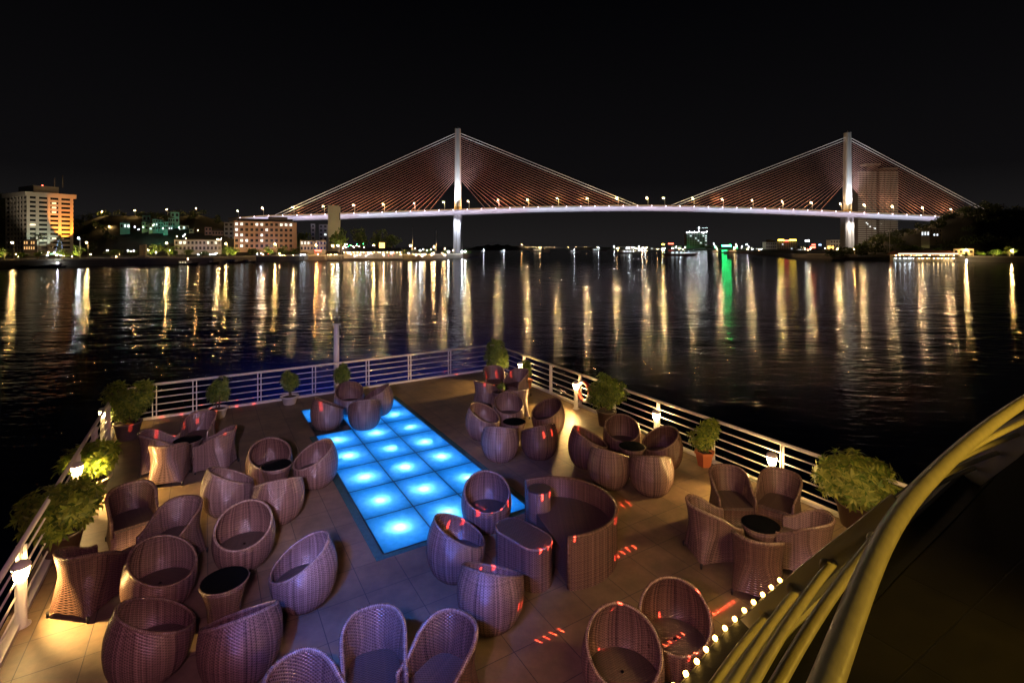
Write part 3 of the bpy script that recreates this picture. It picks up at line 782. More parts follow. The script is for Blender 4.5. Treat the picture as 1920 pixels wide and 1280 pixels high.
stanchion(tuple(k(1816, 895, 1.74).xy) + (z0,), tuple(k(1985, 765, .86).xy) + (CAMZ - .86,), (.85, .5, 0), .14)
stanchion((.05, 1.35, z0), (-.02, .3, CAMZ - .78), (.66, .75, 0), .2)
stanchion((6.3, 5.5, z0), (5.2, 3.9, CAMZ - .78), (.9, .42, 0), .26)
# deck edge: rim curve
RIM = [(-2.2, -.8), (-1.2, .45), (-.3, 1.3)] + [tuple(k(*p, 1.75).xy) for p in ((1262, 1280), (1353, 1178), (1450, 1092), (1560, 1005), (1660, 932), (1760, 855), (1845, 794), (1920, 757))] + [(7.3, 6.6), (9.2, 7.4)]
rc = crom([(x, y, 0) for x, y in RIM])
def off(C, d):
    o = []
    for i, p in enumerate(C):
        t = (C[min(i + 1, len(C) - 1)] - C[max(i - 1, 0)]).normalized(); o.append(p + Vector((-t.y, t.x, 0)) * d)
    return o
def strip(name, d0, d1, za, zb, mat, th=.03, parent=None):
    A, B = off(rc, d0), off(rc, d1); g = MB(); rows = []
    for a, b in zip(A, B):
        rows.append([g.v((a.x, a.y, za)), g.v((b.x, b.y, zb)), g.v((b.x, b.y, zb - th)), g.v((a.x, a.y, za - th))])
    for p, q in zip(rows, rows[1:]):
        for i in range(4): g.f(p[i], q[i], q[(i + 1) % 4], p[(i + 1) % 4])
    return g.build(name, mat, parent)
ZU = CAMZ - HU
ue = thing('upper_deck_edge', 'rim of the upper deck with black gutter and pale lip', 'deck edge')
strip('fascia', .0, -.10, ZU - .035, ZU - .02, M['black2'], .30, ue)
strip('lip', -.105, -.20, ZU - .005, ZU + .01, M['lip'], .10, ue)
strip('gutter', -.205, -.36, ZU - .02, ZU - .01, M['black2'], .05, ue)
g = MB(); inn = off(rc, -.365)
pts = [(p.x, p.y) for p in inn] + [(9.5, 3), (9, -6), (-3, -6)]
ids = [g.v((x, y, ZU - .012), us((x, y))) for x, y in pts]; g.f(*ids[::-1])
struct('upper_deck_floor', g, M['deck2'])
# LED string along the rim
ls = thing('led_string', 'string of warm yellow LED bulbs along the upper deck rim', 'string lights')
bul = MB(); bul.lathe([(.005, -.012), (.011, -.004), (.011, .004), (.003, .011)], 10)
bme = bul.mesh('bulb', M['led'])
led = off(rc, .012); acc = 0; last = led[0]; wire = []
for p in led:
    pass
arcL = [0]
for a, b in zip(led, led[1:]): arcL.append(arcL[-1] + (b - a).length)
def at_len(s_):
    for i in range(len(arcL) - 1):
        if arcL[i + 1] >= s_: return led[i].lerp(led[i + 1], (s_ - arcL[i]) / (arcL[i + 1] - arcL[i]))
    return led[-1]
start = 0
# from just outside the frame bottom to the armchair's foot
tot = [i for i, p in enumerate(led) if p.x > .25]; s0 = arcL[tot[0]]
tot = [i for i, p in enumerate(led) if p.x > 1.42]; s1 = arcL[tot[0]]
s_ = s0
while s_ < s1:
    p = at_len(s_); o = part('bulb', bme, ls, (p.x, p.y, ZU - .03)); o.rotation_euler = (R.uniform(-.3, .3), R.uniform(-.3, .3), 0); s_ += .092
g = MB(); g.tube([(at_len(s0 + (s1 - s0) * q / 40).x, at_len(s0 + (s1 - s0) * q / 40).y, ZU - .05) for q in range(41)], .005, 6); g.build('cable', M['dark'], ls)

# ------------------------------------------------------------------ deck lighting: wash lamps of the ship's show rig above and behind the camera
lamp('SPOT', 'pink_wash_lamp', (-1.0, .7, 4.5), 460, (1, .42, .74), (-1.2, 8.0, 0), .10, 94, .5)
lamp('SPOT', 'violet_wash_lamp', (-1.3, .6, 4.7), 2200, (.80, .62, 1), (-5.0, 17.5, .3), .10, 48, .7)
lamp('SPOT', 'blue_wash_lamp', (-2.2, 1.0, 5.2), 3600, (.03, .17, 1), (-1.4, 7.7, 0), .12, 34, .9)
for (x, y, e_) in ((-.9, 1.35, 12), (1.35, 3.05, 115), (3.2, 4.55, 140), (5.3, 6.0, 150)):      # downlights under the rim of the upper deck
    lamp('SPOT', 'rim_downlight', (x, y, ZU - .42), e_, (1, .60, .23), (x - .9, y + 2.2, 0), .06, 150, .5)
lamp('SPOT', 'handrail_lamp', (4.3, .5, 4.3), 240, (1, .62, .07), (1.5, 1.9, 4.0), .06, 70, .7)
lamp('SPOT', 'stanchion_fill_lamp', (.2, -1.4, 5.7), 9, (1, .84, .62), (2.2, 2.4, 3.5), .06, 80, .7)  # added fill that brightens the stanchion plates
# laser projector of the show rig: a grating that throws rows of short red dashes
lz = lamp('SPOT', 'laser_projector', S(5.3, 2.2, ZU - .40), 9000, (1, .07, .04), S(5.0, 9.0, .18), .003, 100, .02)
l = lz.data; l.use_nodes = True; N = l.node_tree.nodes; LK = l.node_tree.links; emn = N['Emission']
tcn = N.new('ShaderNodeTexCoord'); sp = N.new('ShaderNodeSeparateXYZ'); LK.new(tcn.outputs['Normal'], sp.inputs[0])
def ma(op, a, b=None, c=None):
    n = N.new('ShaderNodeMath'); n.operation = op
    for i, q in enumerate((a, b, c)):
        if q is None: continue
        if isinstance(q, (int, float)): n.inputs[i].default_value = q
        else: LK.new(q, n.inputs[i])
    return n.outputs[0]
pp = ma('DIVIDE', sp.outputs[0], sp.outputs[2]); qq = ma('DIVIDE', sp.outputs[1], sp.outputs[2])
PX, PQ = .030, .117
dx = ma('LESS_THAN', ma('ABSOLUTE', ma('SUBTRACT', ma('FRACT', ma('DIVIDE', pp, PX)), .5)), .10)
dq = ma('LESS_THAN', ma('ABSOLUTE', ma('SUBTRACT', ma('FRACT', ma('ADD', ma('DIVIDE', qq, PQ), .05)), .5)), .085)
cb = N.new('ShaderNodeCombineXYZ'); LK.new(ma('FLOOR', ma('DIVIDE', pp, PX * 6)), cb.inputs[0]); LK.new(ma('FLOOR', ma('ADD', ma('DIVIDE', qq, PQ), .05)), cb.inputs[1])
wn = N.new('ShaderNodeTexWhiteNoise'); LK.new(cb.outputs[0], wn.inputs['Vector'])
LK.new(ma('MULTIPLY', ma('MULTIPLY', ma('MULTIPLY', dx, dq), ma('GREATER_THAN', wn.outputs['Value'], .42)), ma('MULTIPLY', ma('MULTIPLY', ma('GREATER_THAN', pp, -.34), ma('LESS_THAN', pp, .50)), 2.4)), emn.inputs['Strength'])
lamp('SPOT', 'blue_haze_fill', S(6.0, VFAR + .5, -1.5), 120000, (.015, .17, 1), S(17, 56, WATER), .2, 64, .95)  # added unseen lamp, imitates the blue haze over the water
#@@BACKGROUND@@
# ================================================================== the far side of the river
M['girder'] = pm('bridge_girder_paint', (.55, .53, .56), .55, 0, .12, .05)
M['concrete'] = pm('pylon_concrete', (.50, .50, .50), .6, 0, .10, .08)
M['pbase'] = pm('pylon_base_panels', (.35, .24, .10), .5, 0, .2, .2)
M['cable'] = pm('red_lit_cable', (.55, .27, .22), .5, 0, .1, .1)  # red light on the cables is put into this colour
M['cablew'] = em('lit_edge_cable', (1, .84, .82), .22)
M['bulbw'] = em('warm_lamp_bulb', (1, .60, .20), 1000)
M['bulbs'] = em('small_warm_bulb', (1, .66, .30), 26)
M['bulbk'] = em('small_cool_bulb', (.80, .90, 1), 26)
M['bulbf'] = em('far_warm_bulb', (1, .60, .24), 160)
M['bulbh'] = em('far_cool_bulb', (.84, .92, 1), 160)
M['bulbB'] = em('bridge_lamp_bulb', (1, .63, .27), 9000)
M['bulbo'] = em('orange_lamp_bulb', (1, .50, .12), 1100)
M['bulbc'] = em('cool_lamp_bulb', (.80, .90, 1), 420)
M['marker'] = em('pink_marker_light', (1, .70, .85), 9)
M['polem'] = pm('lamp_pole', (.42, .40, .36), .5)
M['stonewall'] = pm('quay_stone', (.22, .19, .15), .8, 0, .3, .3)
M['ground'] = pm('shore_ground', (.045, .042, .028), .9, 0, .3, .05)
M['wallw'] = pm('pale_wall', (.55, .51, .44), .7, 0, .1, .1)
M['wallg'] = pm('grey_wall', (.34, .33, .32), .7, 0, .15, .1)
M['wallt'] = pm('teal_lit_wall', (.22, .42, .36), .7, 0, .15, .1)  # green light on these houses is put into the wall colour
M['wally'] = pm('yellow_wall', (.46, .42, .22), .7, 0, .15, .1)
M['wallp'] = pm('salmon_wall', (.42, .26, .19), .7, 0, .12, .1)
M['wallc'] = pm('cream_wall', (.50, .44, .32), .7, 0, .12, .1)
M['walld'] = pm('dim_wall', (.16, .13, .11), .8, 0, .15, .1)
M['roofd'] = pm('dark_roof', (.07, .055, .05), .8, 0, .2, .2)
M['roofr'] = pm('red_roof', (.30, .09, .05), .7, 0, .2, .2)
M['pane'] = pm('dark_window_glass', (.015, .017, .02), .15, 0, .2, .2)
M['litw'] = em('lit_window_cool', (.86, .95, 1), 1.6)
M['litx'] = em('lit_window_warm', (1, .80, .48), 1.3)
M['lito'] = em('lit_interior_orange', (1, .52, .18), 1.1)
M['stripw'] = em('white_strip_light', (1, .86, .66), 2.2)
M['signy'] = em('yellow_roof_sign', (1, .62, .06), 14)
M['signr'] = em('red_sign', (1, .10, .06), 8)
M['signg'] = em('green_sign', (.03, 1, .22), 45)
M['signo'] = em('orange_sign', (1, .45, .10), 3.5)
M['signb'] = em('blue_sign', (.4, .6, 1), 4)
M['signw'] = em('white_sign', (.85, .92, 1), 12)
M['hulld'] = pm('dark_boat_hull', (.05, .04, .035), .6, 0, .3, .5)
M['hullr'] = pm('red_boat_hull', (.20, .05, .03), .6, 0, .3, .5)
M['cabin'] = pm('boat_cabin', (.40, .36, .30), .6, 0, .2, .5)

# ------------------------------------------------------------------ bridge
def bY(px): a = (px - 960) / FPX; return 557.18 / (1 - .03636 * a)
def bp(px, py, dy=0): Y = bY(px) + dy; return at(px, py, Y)
PROFD = [(440, 411), (502, 406), (558, 404.5), (614, 403), (670, 400.8), (725, 399), (781, 397), (836, 395.2), (881, 393.6), (936, 391.5), (991, 389.8), (1046, 388.6), (1101, 387.8), (1156, 387.2), (1211, 387), (1260, 387.6), (1300, 388.5), (1350, 390), (1405, 391.6), (1460, 393.4), (1514, 395.6), (1568, 398), (1612, 400), (1664, 402.6), (1719, 405), (1772, 407.6), (1840, 411), (1900, 414)]
def deck_y(px):
    for (a, ya), (b, yb) in zip(PROFD, PROFD[1:]):
        if a <= px <= b: return ya + (yb - ya) * (px - a) / (b - a)
    return PROFD[0][1] if px < 440 else PROFD[-1][1]
br = thing('cable_stayed_bridge', 'long cable-stayed bridge with two lit pylons across the river', 'bridge')
g = MB(True); rows = []
for i in range(75):
    px = 440 + (1900 - 440) * i / 74; t_ = bp(px, deck_y(px) + 1.0)
    c = [(-12.2, 0), (-12.6, -1.1), (-12.2, -1.6), (-7.5, -4.9), (7.5, -4.9), (12.6, -1.1), (12.2, 0)]
    rows.append([g.v((t_.x, t_.y + y, t_.z + z)) for y, z in c])
for A, B in zip(rows, rows[1:]):
    for j in range(7): g.f(A[j], A[(j + 1) % 7], B[(j + 1) % 7], B[j], smooth=False)
g.build('girder', M['girder'], br)
g = MB(); rows = []
for i in range(75):
    px = 440 + (1900 - 440) * i / 74; t_ = bp(px, deck_y(px) + 1.0); rows.append([g.v((t_.x, t_.y - 12.3 + a, t_.z + b)) for a, b in ((0, .06), (0, 1.15), (.2, 1.15), (.2, .06))])
for A, B in zip(rows, rows[1:]):
    for j in range(4): g.f(A[j], A[(j + 1) % 4], B[(j + 1) % 4], B[j])
g.build('parapet', M['pbase'], br)
mk = MB(); mk.blob((0, 0, 0), .42); mkm = mk.mesh('marker_light', M['marker'])
for i in range(54):
    px = 462 + 26 * i
    if px > 1790: break
    p = bp(px, deck_y(px) + 1.0); part('marker_light', mkm, br, (p.x, p.y - 12.7, p.z + .35))
for q, (cx, ytop, ybase) in enumerate(((858.5, 242, 478), (1589.5, 249, 483))):
    Y = bY(cx); zt, zb = at(cx, ytop, Y).z, WATER - 1; zd = bp(cx, deck_y(cx) + 1).z; X = at(cx, 400, Y).x
    def sect(wd, dp, gr):  # plan of a box column with a groove up its faces
        return [(-wd, -dp * .55), (-wd * .72, -dp), (-gr, -dp), (-gr * .8, -dp * .72), (gr * .8, -dp * .72), (gr, -dp), (wd * .72, -dp), (wd, -dp * .55), (wd, dp), (-wd, dp)]
    def col(z0, z1, w0, w1, d0, d1):
        g = MB(); A = [g.v((X + x, Y + y, z0)) for x, y in sect(w0, d0, w0 * .28)]; B = [g.v((X + x, Y + y, z1)) for x, y in sect(w1, d1, w1 * .28)]
        for j in range(10): g.f(A[j], A[(j + 1) % 10], B[(j + 1) % 10], B[j])
        g.f(*A[::-1]); g.f(*B); return g
    col(zd + 4.5, zt, 3.6, 2.9, 3.2, 3.0).build('pylon_shaft', M['concrete'], br)
    col(zd + .1, zd + 4.45, 3.75, 3.75, 3.4, 3.4).build('pylon_base', M['pbase'], br)
    col(zb, zd - 5.0, 4.7, 4.5, 6.5, 5.5).build('pier', M['concrete'], br)
    g = MB(); g.tube([(X, Y, zt), (X, Y, zt + 2.6)], .18, 6); g.build('lightning_rod', M['polem'], br)
FANS = [(858.5, -1, 508, 803, 250, 335), (858.5, 1, 1203, 912, 250, 336), (1589.5, -1, 1250, 1535, 258, 342), (1589.5, 1, 1885, 1640, 258, 345)]
for cx, sg, d0, d1, t0_, t1_ in FANS:
    Y = bY(cx)
    for i in range(25):
        k_ = i / 24; dx = d0 + (d1 - d0) * k_; ty = t0_ + (t1_ - t0_) * k_ ** .9
        a = bp(dx, deck_y(dx) + .8); b = at(cx + sg * 4.5, ty, Y)
        if d0 == 1885: a = bp(dx, min(deck_y(min(dx, 1890)), 414))
        g = MB(); g.tube([a, b], .20 if i < 2 else .125, 5, cap=False)
        o = g.build('stay_cable', M['cablew'] if i < 2 else M['cable'], br)
# floodlights: pylon uplights, a row of violet-white linear lamps along the girder, red and amber lamps below the cable fans
for cx in (858.5, 1589.5):
    Y = bY(cx); zd = bp(cx, deck_y(cx)).z; X = at(cx, 400, Y).x
    lamp('SPOT', 'pylon_uplight', (X + 1, Y - 16, zd + 2), 170000, (.80, .90, 1), (X, Y, zd + 48), .5, 70, .9)
    lamp('SPOT', 'pylon_uplight', (X - 3, Y - 9, zd + 3), 60000, (.86, .92, 1), (X, Y - 2, zd + 24), .5, 60, .9)
    lamp('SPOT', 'pier_downlight', (X - 3, Y - 15, zd - 4), 90000, (.82, .86, 1) if cx < 1000 else (1, .84, .70), (X, Y, zd - 34), .5, 70, .9)
for i in range(13):
    px0, px1 = 470 + 104 * i, 470 + 104 * (i + 1); a, b = bp(px0, deck_y(px0)), bp(px1, deck_y(px1)); m_ = (a + b) / 2
    l = bpy.data.lights.new('girder_lamp', 'AREA'); l.shape = 'RECTANGLE'; l.size = (b - a).length; l.size_y = 1.2; l.energy = 3000
    l.color = ((.88, .80, 1), (.92, .78, .94), (.82, .84, 1))[i % 3]; l.spread = radians(120)
    o = bpy.data.objects.new('girder_lamp', l); COL.objects.link(o); o.location = (m_.x, m_.y - 19, m_.z - 7)
    z_ = -(Vector((0, 1, .62)).normalized()); x_ = (b - a).normalized(); y_ = z_.cross(x_).normalized(); x_ = y_.cross(z_)
    o.rotation_euler = Matrix((x_, y_, z_)).transposed().to_euler()
for cx, sg, d0, d1, *_ in FANS:
    Y = bY(cx)
    for k_ in range(5):
        dx = d0 + (d1 - d0) * (k_ + .5) / 5; p = bp(dx, deck_y(dx)); tx = cx + (dx - cx) * .55
        if p.x > 470: continue
        q = at(tx, 345 + abs(dx - cx) * .03, Y)
        lamp('SPOT', 'cable_floodlight', (p.x, p.y - 12, p.z + 2), 20000 if d0 != 1250 else 9000, ((1, .30, .16), (1, .20, .22), (1, .45, .18))[k_ % 3] if d0 < 1250 else ((1, .72, .42), (1, .55, .35), (1, .62, .36))[k_ % 3], q, .5, 85, .8)
# lamp posts on the bridge deck
def lamp_post(name, h, bulb, r, arm=1.4, cat='lamp post'):
    t = thing(name, '', cat)
    g = MB(); g.tube([(0, 0, 0), (0, 0, h)], [.17, .11], 6); g.tube([(0, 0, h), (-arm, 0, h + .35)], .09, 5); g.build('pole', M['polem'], t)
    g = MB(); g.blob((-arm, 0, h + .2), r); g.build('lamp_head', bulb, t)
    return t
bl0 = lamp_post('bridge_lamp', 9.0, M['bulbB'], .23)
BLX = [502, 558, 614, 670, 725, 781, 836, 881, 936, 991, 1046, 1101, 1156, 1211, 1242, 1296, 1350, 1405, 1460, 1514, 1568, 1612, 1664, 1719, 1772]
for i, px in enumerate(BLX):
    p = bp(px, deck_y(px) + .9); p.y -= 9; l = 'lamp post on the bridge deck, %s from the left end' % ordn(i)
    if i == 0: bl0.location = p; tag(bl0, l, 'lamp post', 'lamp posts along the bridge')
    else: dup(bl0, p, 0, l, 'lamp posts along the bridge')

# ------------------------------------------------------------------ the two shores
def wY(y): return FPX * (CAMZ - WATER) / (y - HOR)
ZG = -2.9
def shore(name, edge, back, zt):
    g = MB(); A = []
    for px, py in edge: Y = wY(py); A.append(((px - 960) / FPX * Y, Y))
    P = A + back
    b = [g.v((x, y, WATER - 2)) for x, y in P]; t = [g.v((x, y, zt)) for x, y in P]
    g.f(*t if sum((P[i - 1][0] * P[i][1] - P[i][0] * P[i - 1][1]) for i in range(len(P))) > 0 else t[::-1])
    for i in range(len(P)): j = (i + 1) % len(P); g.f(b[i], b[j], t[j], t[i], m=1)
    o = struct(name, g, [M['ground'], M['stonewall']]); return A
LE = shore('left_shore', [(-500, 520), (-200, 512), (0, 503), (240, 497), (400, 494), (480, 490), (640, 487.5), (800, 485.5), (868, 483.5), (882, 481)], [(-40, 640), (-220, 1100), (-1600, 1100)], ZG)
RE = shore('right_shore', [(2500, 503), (2150, 498), (1920, 492.5), (1800, 490.5), (1640, 487), (1560, 485), (1512, 483.4)], [(320, 620), (430, 1000), (1700, 1000)], ZG)
def far_shore(name, px0, px1, Y, d, h):
    g = MB(); x0, x1 = (px0 - 960) / FPX * Y, (px1 - 960) / FPX * Y; g.box((x0, Y, WATER - 2), (x1, Y + d, WATER + h)); struct(name, g, M['ground'])
far_shore('far_shore', 1120, 1560, 1500, 900, 2.0)
far_shore('distant_shore', 960, 1200, 3200, 800, 3.0)
def parapet(name, label, A, i0, i1):
    t = thing(name, label, 'wall'); g = MB(); 
    for (x0, y0), (x1, y1) in zip(A[i0:i1], A[i0 + 1:i1 + 1]):
        d = Vector((x1 - x0, y1 - y0, 0)); m = Matrix.Translation((x0, y0, ZG)) @ Matrix.Rotation(atan2(d.y, d.x), 4, 'Z'); s_ = 1 if name == 'promenade_wall' else -1
        g.box((0, .3 if s_ > 0 else -.7, 0.01), (d.length, .7 if s_ > 0 else -.3, 1.0), mat=m)
    g.build('parapet', M['wallc'], t); return t
parapet('promenade_wall', 'low pale wall along the left promenade edge', LE, 2, 9)
parapet('quay_wall', 'low pale wall along the right bank quay', RE, 1, 6)

def hill(name, sil, Yr, Yf, seed):
    """ridge whose crest follows the silhouette, sloping down toward the river"""
    r = random.Random(seed); g = MB(True); rows = []
    px0, px1 = sil[0][0], sil[-1][0]
    def crest(px):
        for (a, ya), (b, yb) in zip(sil, sil[1:]):
            if a <= px <= b: return ya + (yb - ya) * (px - a) / (b - a)
        return sil[-1][1]
    def hz(px, k):
        z = at(px, crest(px), Yr).z
        return ZG - .5 + (z - ZG) * max(0, sin(min(1, k) * pi / 2)) ** 1.3 if k <= 1 else ZG + (z - ZG) * max(0, 2 - k)
    for k in range(13):
        kk = k / 8; Y = Yf + (Yr - Yf) * kk; row = []
        for i in range(41):
            px = px0 + (px1 - px0) * i / 40; row.append(g.v(((px - 960) / FPX * Y, Y, hz(px, kk) + r.uniform(-1.2, 1.2) * min(1, kk * 2))))
        rows.append(row)
    g.grid(rows); struct(name, g, M['ground'])
    return crest, hz
LS = [(-120, 380), (0, 372), (60, 395), (130, 425), (165, 412), (200, 404), (240, 405), (290, 406), (330, 408), (372, 402), (410, 412), (440, 425), (500, 440), (560, 452), (600, 470)]
RS = [(1560, 482), (1610, 478), (1640, 456), (1700, 434), (1750, 420), (1785, 405), (1830, 392), (1870, 393), (1900, 396), (1960, 390), (2100, 380), (2300, 390)]
lc, lhz = hill('left_hill', LS, 620, 430, 1)
rc_, rhz = hill('right_hill', RS, 540, 400, 2)
fh = MB(True); rows = []
for k_ in range(7):
    row = []
    for i in range(25):
        px = 870 + 125 * i / 24; Y = 1500 + 60 * k_; hgt = max(0, sin(pi * i / 24)) ** .8 * 18 * sin(pi * k_ / 6) * (1 + .15 * sin(i * 1.7))
        row.append(fh.v(((px - 960) / FPX * Y, Y, WATER - .5 + hgt)))
    rows.append(row)
fh.grid(rows); struct('distant_hill', fh, M['ground'])

def clump(g, r, c, a, b, h, n, s):
    for _ in range(n):
        while True:
            v = Vector((r.uniform(-1, 1), r.uniform(-1, 1), r.uniform(-1, 1)))
            if .25 < v.length < 1: break
        p = Vector((c[0] + v.x * a, c[1] + v.y * b, c[2] + v.z * h)); d = Vector((r.gauss(0, 1), r.gauss(0, 1), r.gauss(0, .6))).normalized(); u = d.orthogonal().normalized(); w_ = d.cross(u)
        q = s * r.uniform(.6, 1.3)
        g.f(g.v(p - u * q - w_ * q * .3), g.v(p + w_ * q * .7), g.v(p + u * q), g.v(p - w_ * q * .6))
def woods(name, label, sil, hz, Yr, Yf, n, seed, kmin, kmax, skip=lambda px, k: False):
    r = random.Random(seed); g = MB()
    for _ in range(n):
        px = r.uniform(sil[0][0], sil[-1][0]); k_ = r.uniform(kmin, kmax)
        if skip(px, k_): continue
        Y = Yf + (Yr - Yf) * k_; x = (px - 960) / FPX * Y; z = hz(px, k_); a = r.uniform(3, 6.5)
        for _q in range(4): clump(g, r, (x + r.uniform(-a, a) * .7, Y + r.uniform(-a, a) * .7, z + a * r.uniform(.3, 1.1)), a * .7, a * .7, a * .55, 26, .8)
    o = g.build(name, M['woodleaf']); o['kind'] = 'stuff'; o['label'] = label; o['category'] = 'woods'
woods('hillside_woods', 'dark wooded slope behind the houses on the left bank', LS, lhz, 620, 430, 190, 5, .05, 1.05, lambda px, k: 222 < px < 440 and .12 < k < .62)
woods('hillside_woods', 'dark wooded hill on the right bank behind the restaurant', RS, rhz, 540, 400, 260, 6, .05, 1.08, lambda px, k: 1715 < px < 1775 and .1 < k < .5)

# ------------------------------------------------------------------ buildings
def win_mesh(w_, h_, mat, name='window'):
    g = MB(); fr = min(w_, h_) * .10
    g.box((-w_ / 2, -.10, 0), (w_ / 2, -.02, fr)); g.box((-w_ / 2, -.10, h_ - fr), (w_ / 2, -.02, h_)); g.box((-w_ / 2, -.10, fr), (-w_ / 2 + fr, -.02, h_ - fr)); g.box((w_ / 2 - fr, -.10, fr), (w_ / 2, -.02, h_ - fr)); g.box((-fr * .4, -.10, fr), (fr * .4, -.02, h_ - fr))
    g.box((-w_ / 2 + fr * 1.02, -.05, fr * 1.02), (w_ / 2 - fr * 1.02, -.021, h_ - fr * 1.02), m=1)
    return g.mesh(name, [M['walld'], mat])
def house(name, label, cat, px0, px1, ytop, ybase, Y, wall, rows=2, cols=3, lit=(), roof='flat', depth=9, roofm='roofd', group=None, litm='litw', down=3.0, wf=.58, hf=.55, face=True):
    pc = (px0 + px1) / 2; c = at(pc, ybase, Y); ph = atan2(-c.x, c.y) if face else 0
    wd = (px1 - px0) * Y * cos(ph) / FPX; h = (ybase - ytop) * Y / FPX
    t = thing(name, label, cat, c, ph, group)
    g = MB(); g.box((-wd / 2, 0, -down), (wd / 2, depth, h)); g.build('wall', M[wall], t)
    g = MB()
    if roof == 'flat': g.box((-wd / 2 - .25, -.25, h + .01), (wd / 2 + .25, depth + .25, h + .45))
    elif roof == 'gable':
        e_ = wd * .28; q = [(-wd / 2 - .4, -.5), (wd / 2 + .4, -.5)]
        n = [g.v((-wd / 2 - .4, -.5, h)), g.v((wd / 2 + .4, -.5, h)), g.v((0, -.5, h + e_)), g.v((-wd / 2 - .4, depth + .3, h)), g.v((wd / 2 + .4, depth + .3, h)), g.v((0, depth + .3, h + e_))]
        g.f(n[0], n[1], n[2]); g.f(n[5], n[4], n[3]); g.f(n[0], n[2], n[5], n[3]); g.f(n[2], n[1], n[4], n[5]); g.f(n[0], n[3], n[4], n[1])
    else:
        e_ = min(wd, depth) * .35; n = [g.v((sx_ * (wd / 2 + .5), y, h)) for sx_, y in ((-1, -.5), (1, -.5), (1, depth + .5), (-1, depth + .5))] + [g.v((-wd * .3, depth / 2, h + e_)), g.v((wd * .3, depth / 2, h + e_))]
        g.f(n[0], n[1], n[5], n[4]); g.f(n[1], n[2], n[5]); g.f(n[2], n[3], n[4], n[5]); g.f(n[3], n[0], n[4]); g.f(n[3], n[2], n[1], n[0])
    g.build('roof', M[roofm], t)
    if rows * cols:
        ww, wh = wd / cols * wf, h / rows * hf; md = win_mesh(ww, wh, M['pane']); ml = win_mesh(ww, wh, M[litm])
        for r_ in range(rows):
            for c_ in range(cols):
                part('window', ml if (r_, c_) in lit else md, t, (-wd / 2 + wd * (c_ + .5) / cols, 0, h - h * (r_ + 1) / rows + h / rows * (1 - hf) * .5))
    return t
HS = [
 ('small low house with a pale gable at the left end of the hill row', 225, 244, 418, 429, 'wallt', 1, 3, {(0, 1), (0, 2)}, 'gable'),
 ('dim teal house high on the left hill below the road lamps', 267, 282, 404, 415, 'wallt', 1, 2, (), 'gable'),
 ('yellowish house on the left hill below the dim teal one', 266, 278, 416, 431, 'wally', 2, 2, (), 'flat'),
 ('narrow yellow house on the left hill with one lit window', 279, 286, 419, 432, 'wally', 2, 1, {(1, 0)}, 'gable'),
 ('teal gabled house on the left hill with two lit windows', 286.5, 296, 411, 431, 'wallt', 3, 2, {(1, 0), (1, 1)}, 'gable'),
 ('teal gabled house without lit windows in the middle of the hill row', 297, 306, 412, 430, 'wallt', 3, 2, (), 'gable'),
 ('flat roofed teal house right of the dark gabled house', 306.5, 315, 416, 431, 'wallt', 2, 2, (), 'flat'),
 ('wide teal house with a lit ground floor beside the teal tower house', 315.5, 328, 409, 432, 'wallt', 3, 3, {(2, 0), (2, 1)}, 'gable'),
 ('tall teal tower house topping the hill row', 320, 336, 398, 418, 'wallt', 2, 2, (), 'flat'),
 ('cream three-storey house below the teal tower house', 336, 354, 423, 447, 'wallc', 3, 3, {(0, 1), (2, 2)}, 'flat'),
 ('narrow cream house with an orange lit ground floor', 354.5, 363, 430, 447, 'wallc', 3, 1, {(2, 0)}, 'flat'),
 ('small lit shop house right of the cream houses', 364, 374, 437, 447, 'wallc', 1, 3, {(0, 0), (0, 2)}, 'flat'),
 ('salmon three-storey house above the long low building', 384, 397, 426, 448, 'wallp', 3, 2, {(2, 0)}, 'flat'),
 ('broad salmon house with a low gable above the long low building', 397.5, 419, 433, 448, 'wallp', 2, 4, {(1, 2)}, 'gable'),
 ('plain dark grey block left of the salmon apartment building', 420, 438, 417, 450, 'wallg', 4, 2, (), 'flat'),
]
for i, (l, a, b, y0, y1, wm, rr_, cc_, lit, rf) in enumerate(HS):
    house('hill_house', l, 'house', a, b, y0, y1, 500 + (18 if 'tower' in l or 'high' in l else 0) + (i % 3) * 2, wm, rr_, cc_, lit, rf, 7, group='houses on the left hill', litm='litx' if 'orange' in l else 'litw', down=14)
house('long_building', 'long low grey two-storey building behind the lit promenade trees', 'building', 328, 416, 450, 470, 400, 'wallg', 2, 12, {(0, 1), (0, 2), (0, 8), (0, 10)}, 'flat', 9)
ab = house('apartment_building', 'salmon five-storey building with scattered lit windows left of the bridge', 'building', 440, 551, 416, 466, 425, 'wallp', 5, 12,
      {(0, 0), (0, 1), (0, 4), (0, 5), (0, 9), (0, 10), (0, 11), (1, 0), (1, 6), (2, 0), (2, 1), (2, 5), (3, 1), (3, 2), (3, 5), (4, 1)}, 'flat', 10, 'wallp')
g = MB(); g.box((-20, 2, 23), (22, 8, 25.2)); g.box((3, 1.5, 25.21), (18, 7, 27)); g.build('roof_house', M['roofd'], ab)
g = MB(); g.box((21.6, -.35, 0), (25.3, -.26, 22.4)); g.build('end_pier', M['wallp'], ab)
et = thing('elevator_tower', 'plain beige slab tower standing in front of the bridge girder', 'tower', at(627, 484, 500), .35)
g = MB(); g.box((-6, 0, 0), (4.2, 6, 52)); g.box((4.3, .6, 0), (5.6, 5.4, 51.4)); g.build('shaft', M['wallc'], et)
g = MB(); g.box((4.6, .2, 38), (5.3, .55, 45)); g.build('opening', M['pane'], et)
house('slab_building', 'narrow dim tower block half hidden below the bridge girder', 'building', 583, 591, 420, 466, 560, 'wallg', 6, 1, (), 'flat', 8)
house('slab_building', 'dim grey block with two lit windows behind the elevator tower', 'building', 598, 622, 421, 466, 580, 'wallg', 6, 3, {(2, 1), (4, 1)}, 'flat', 8)
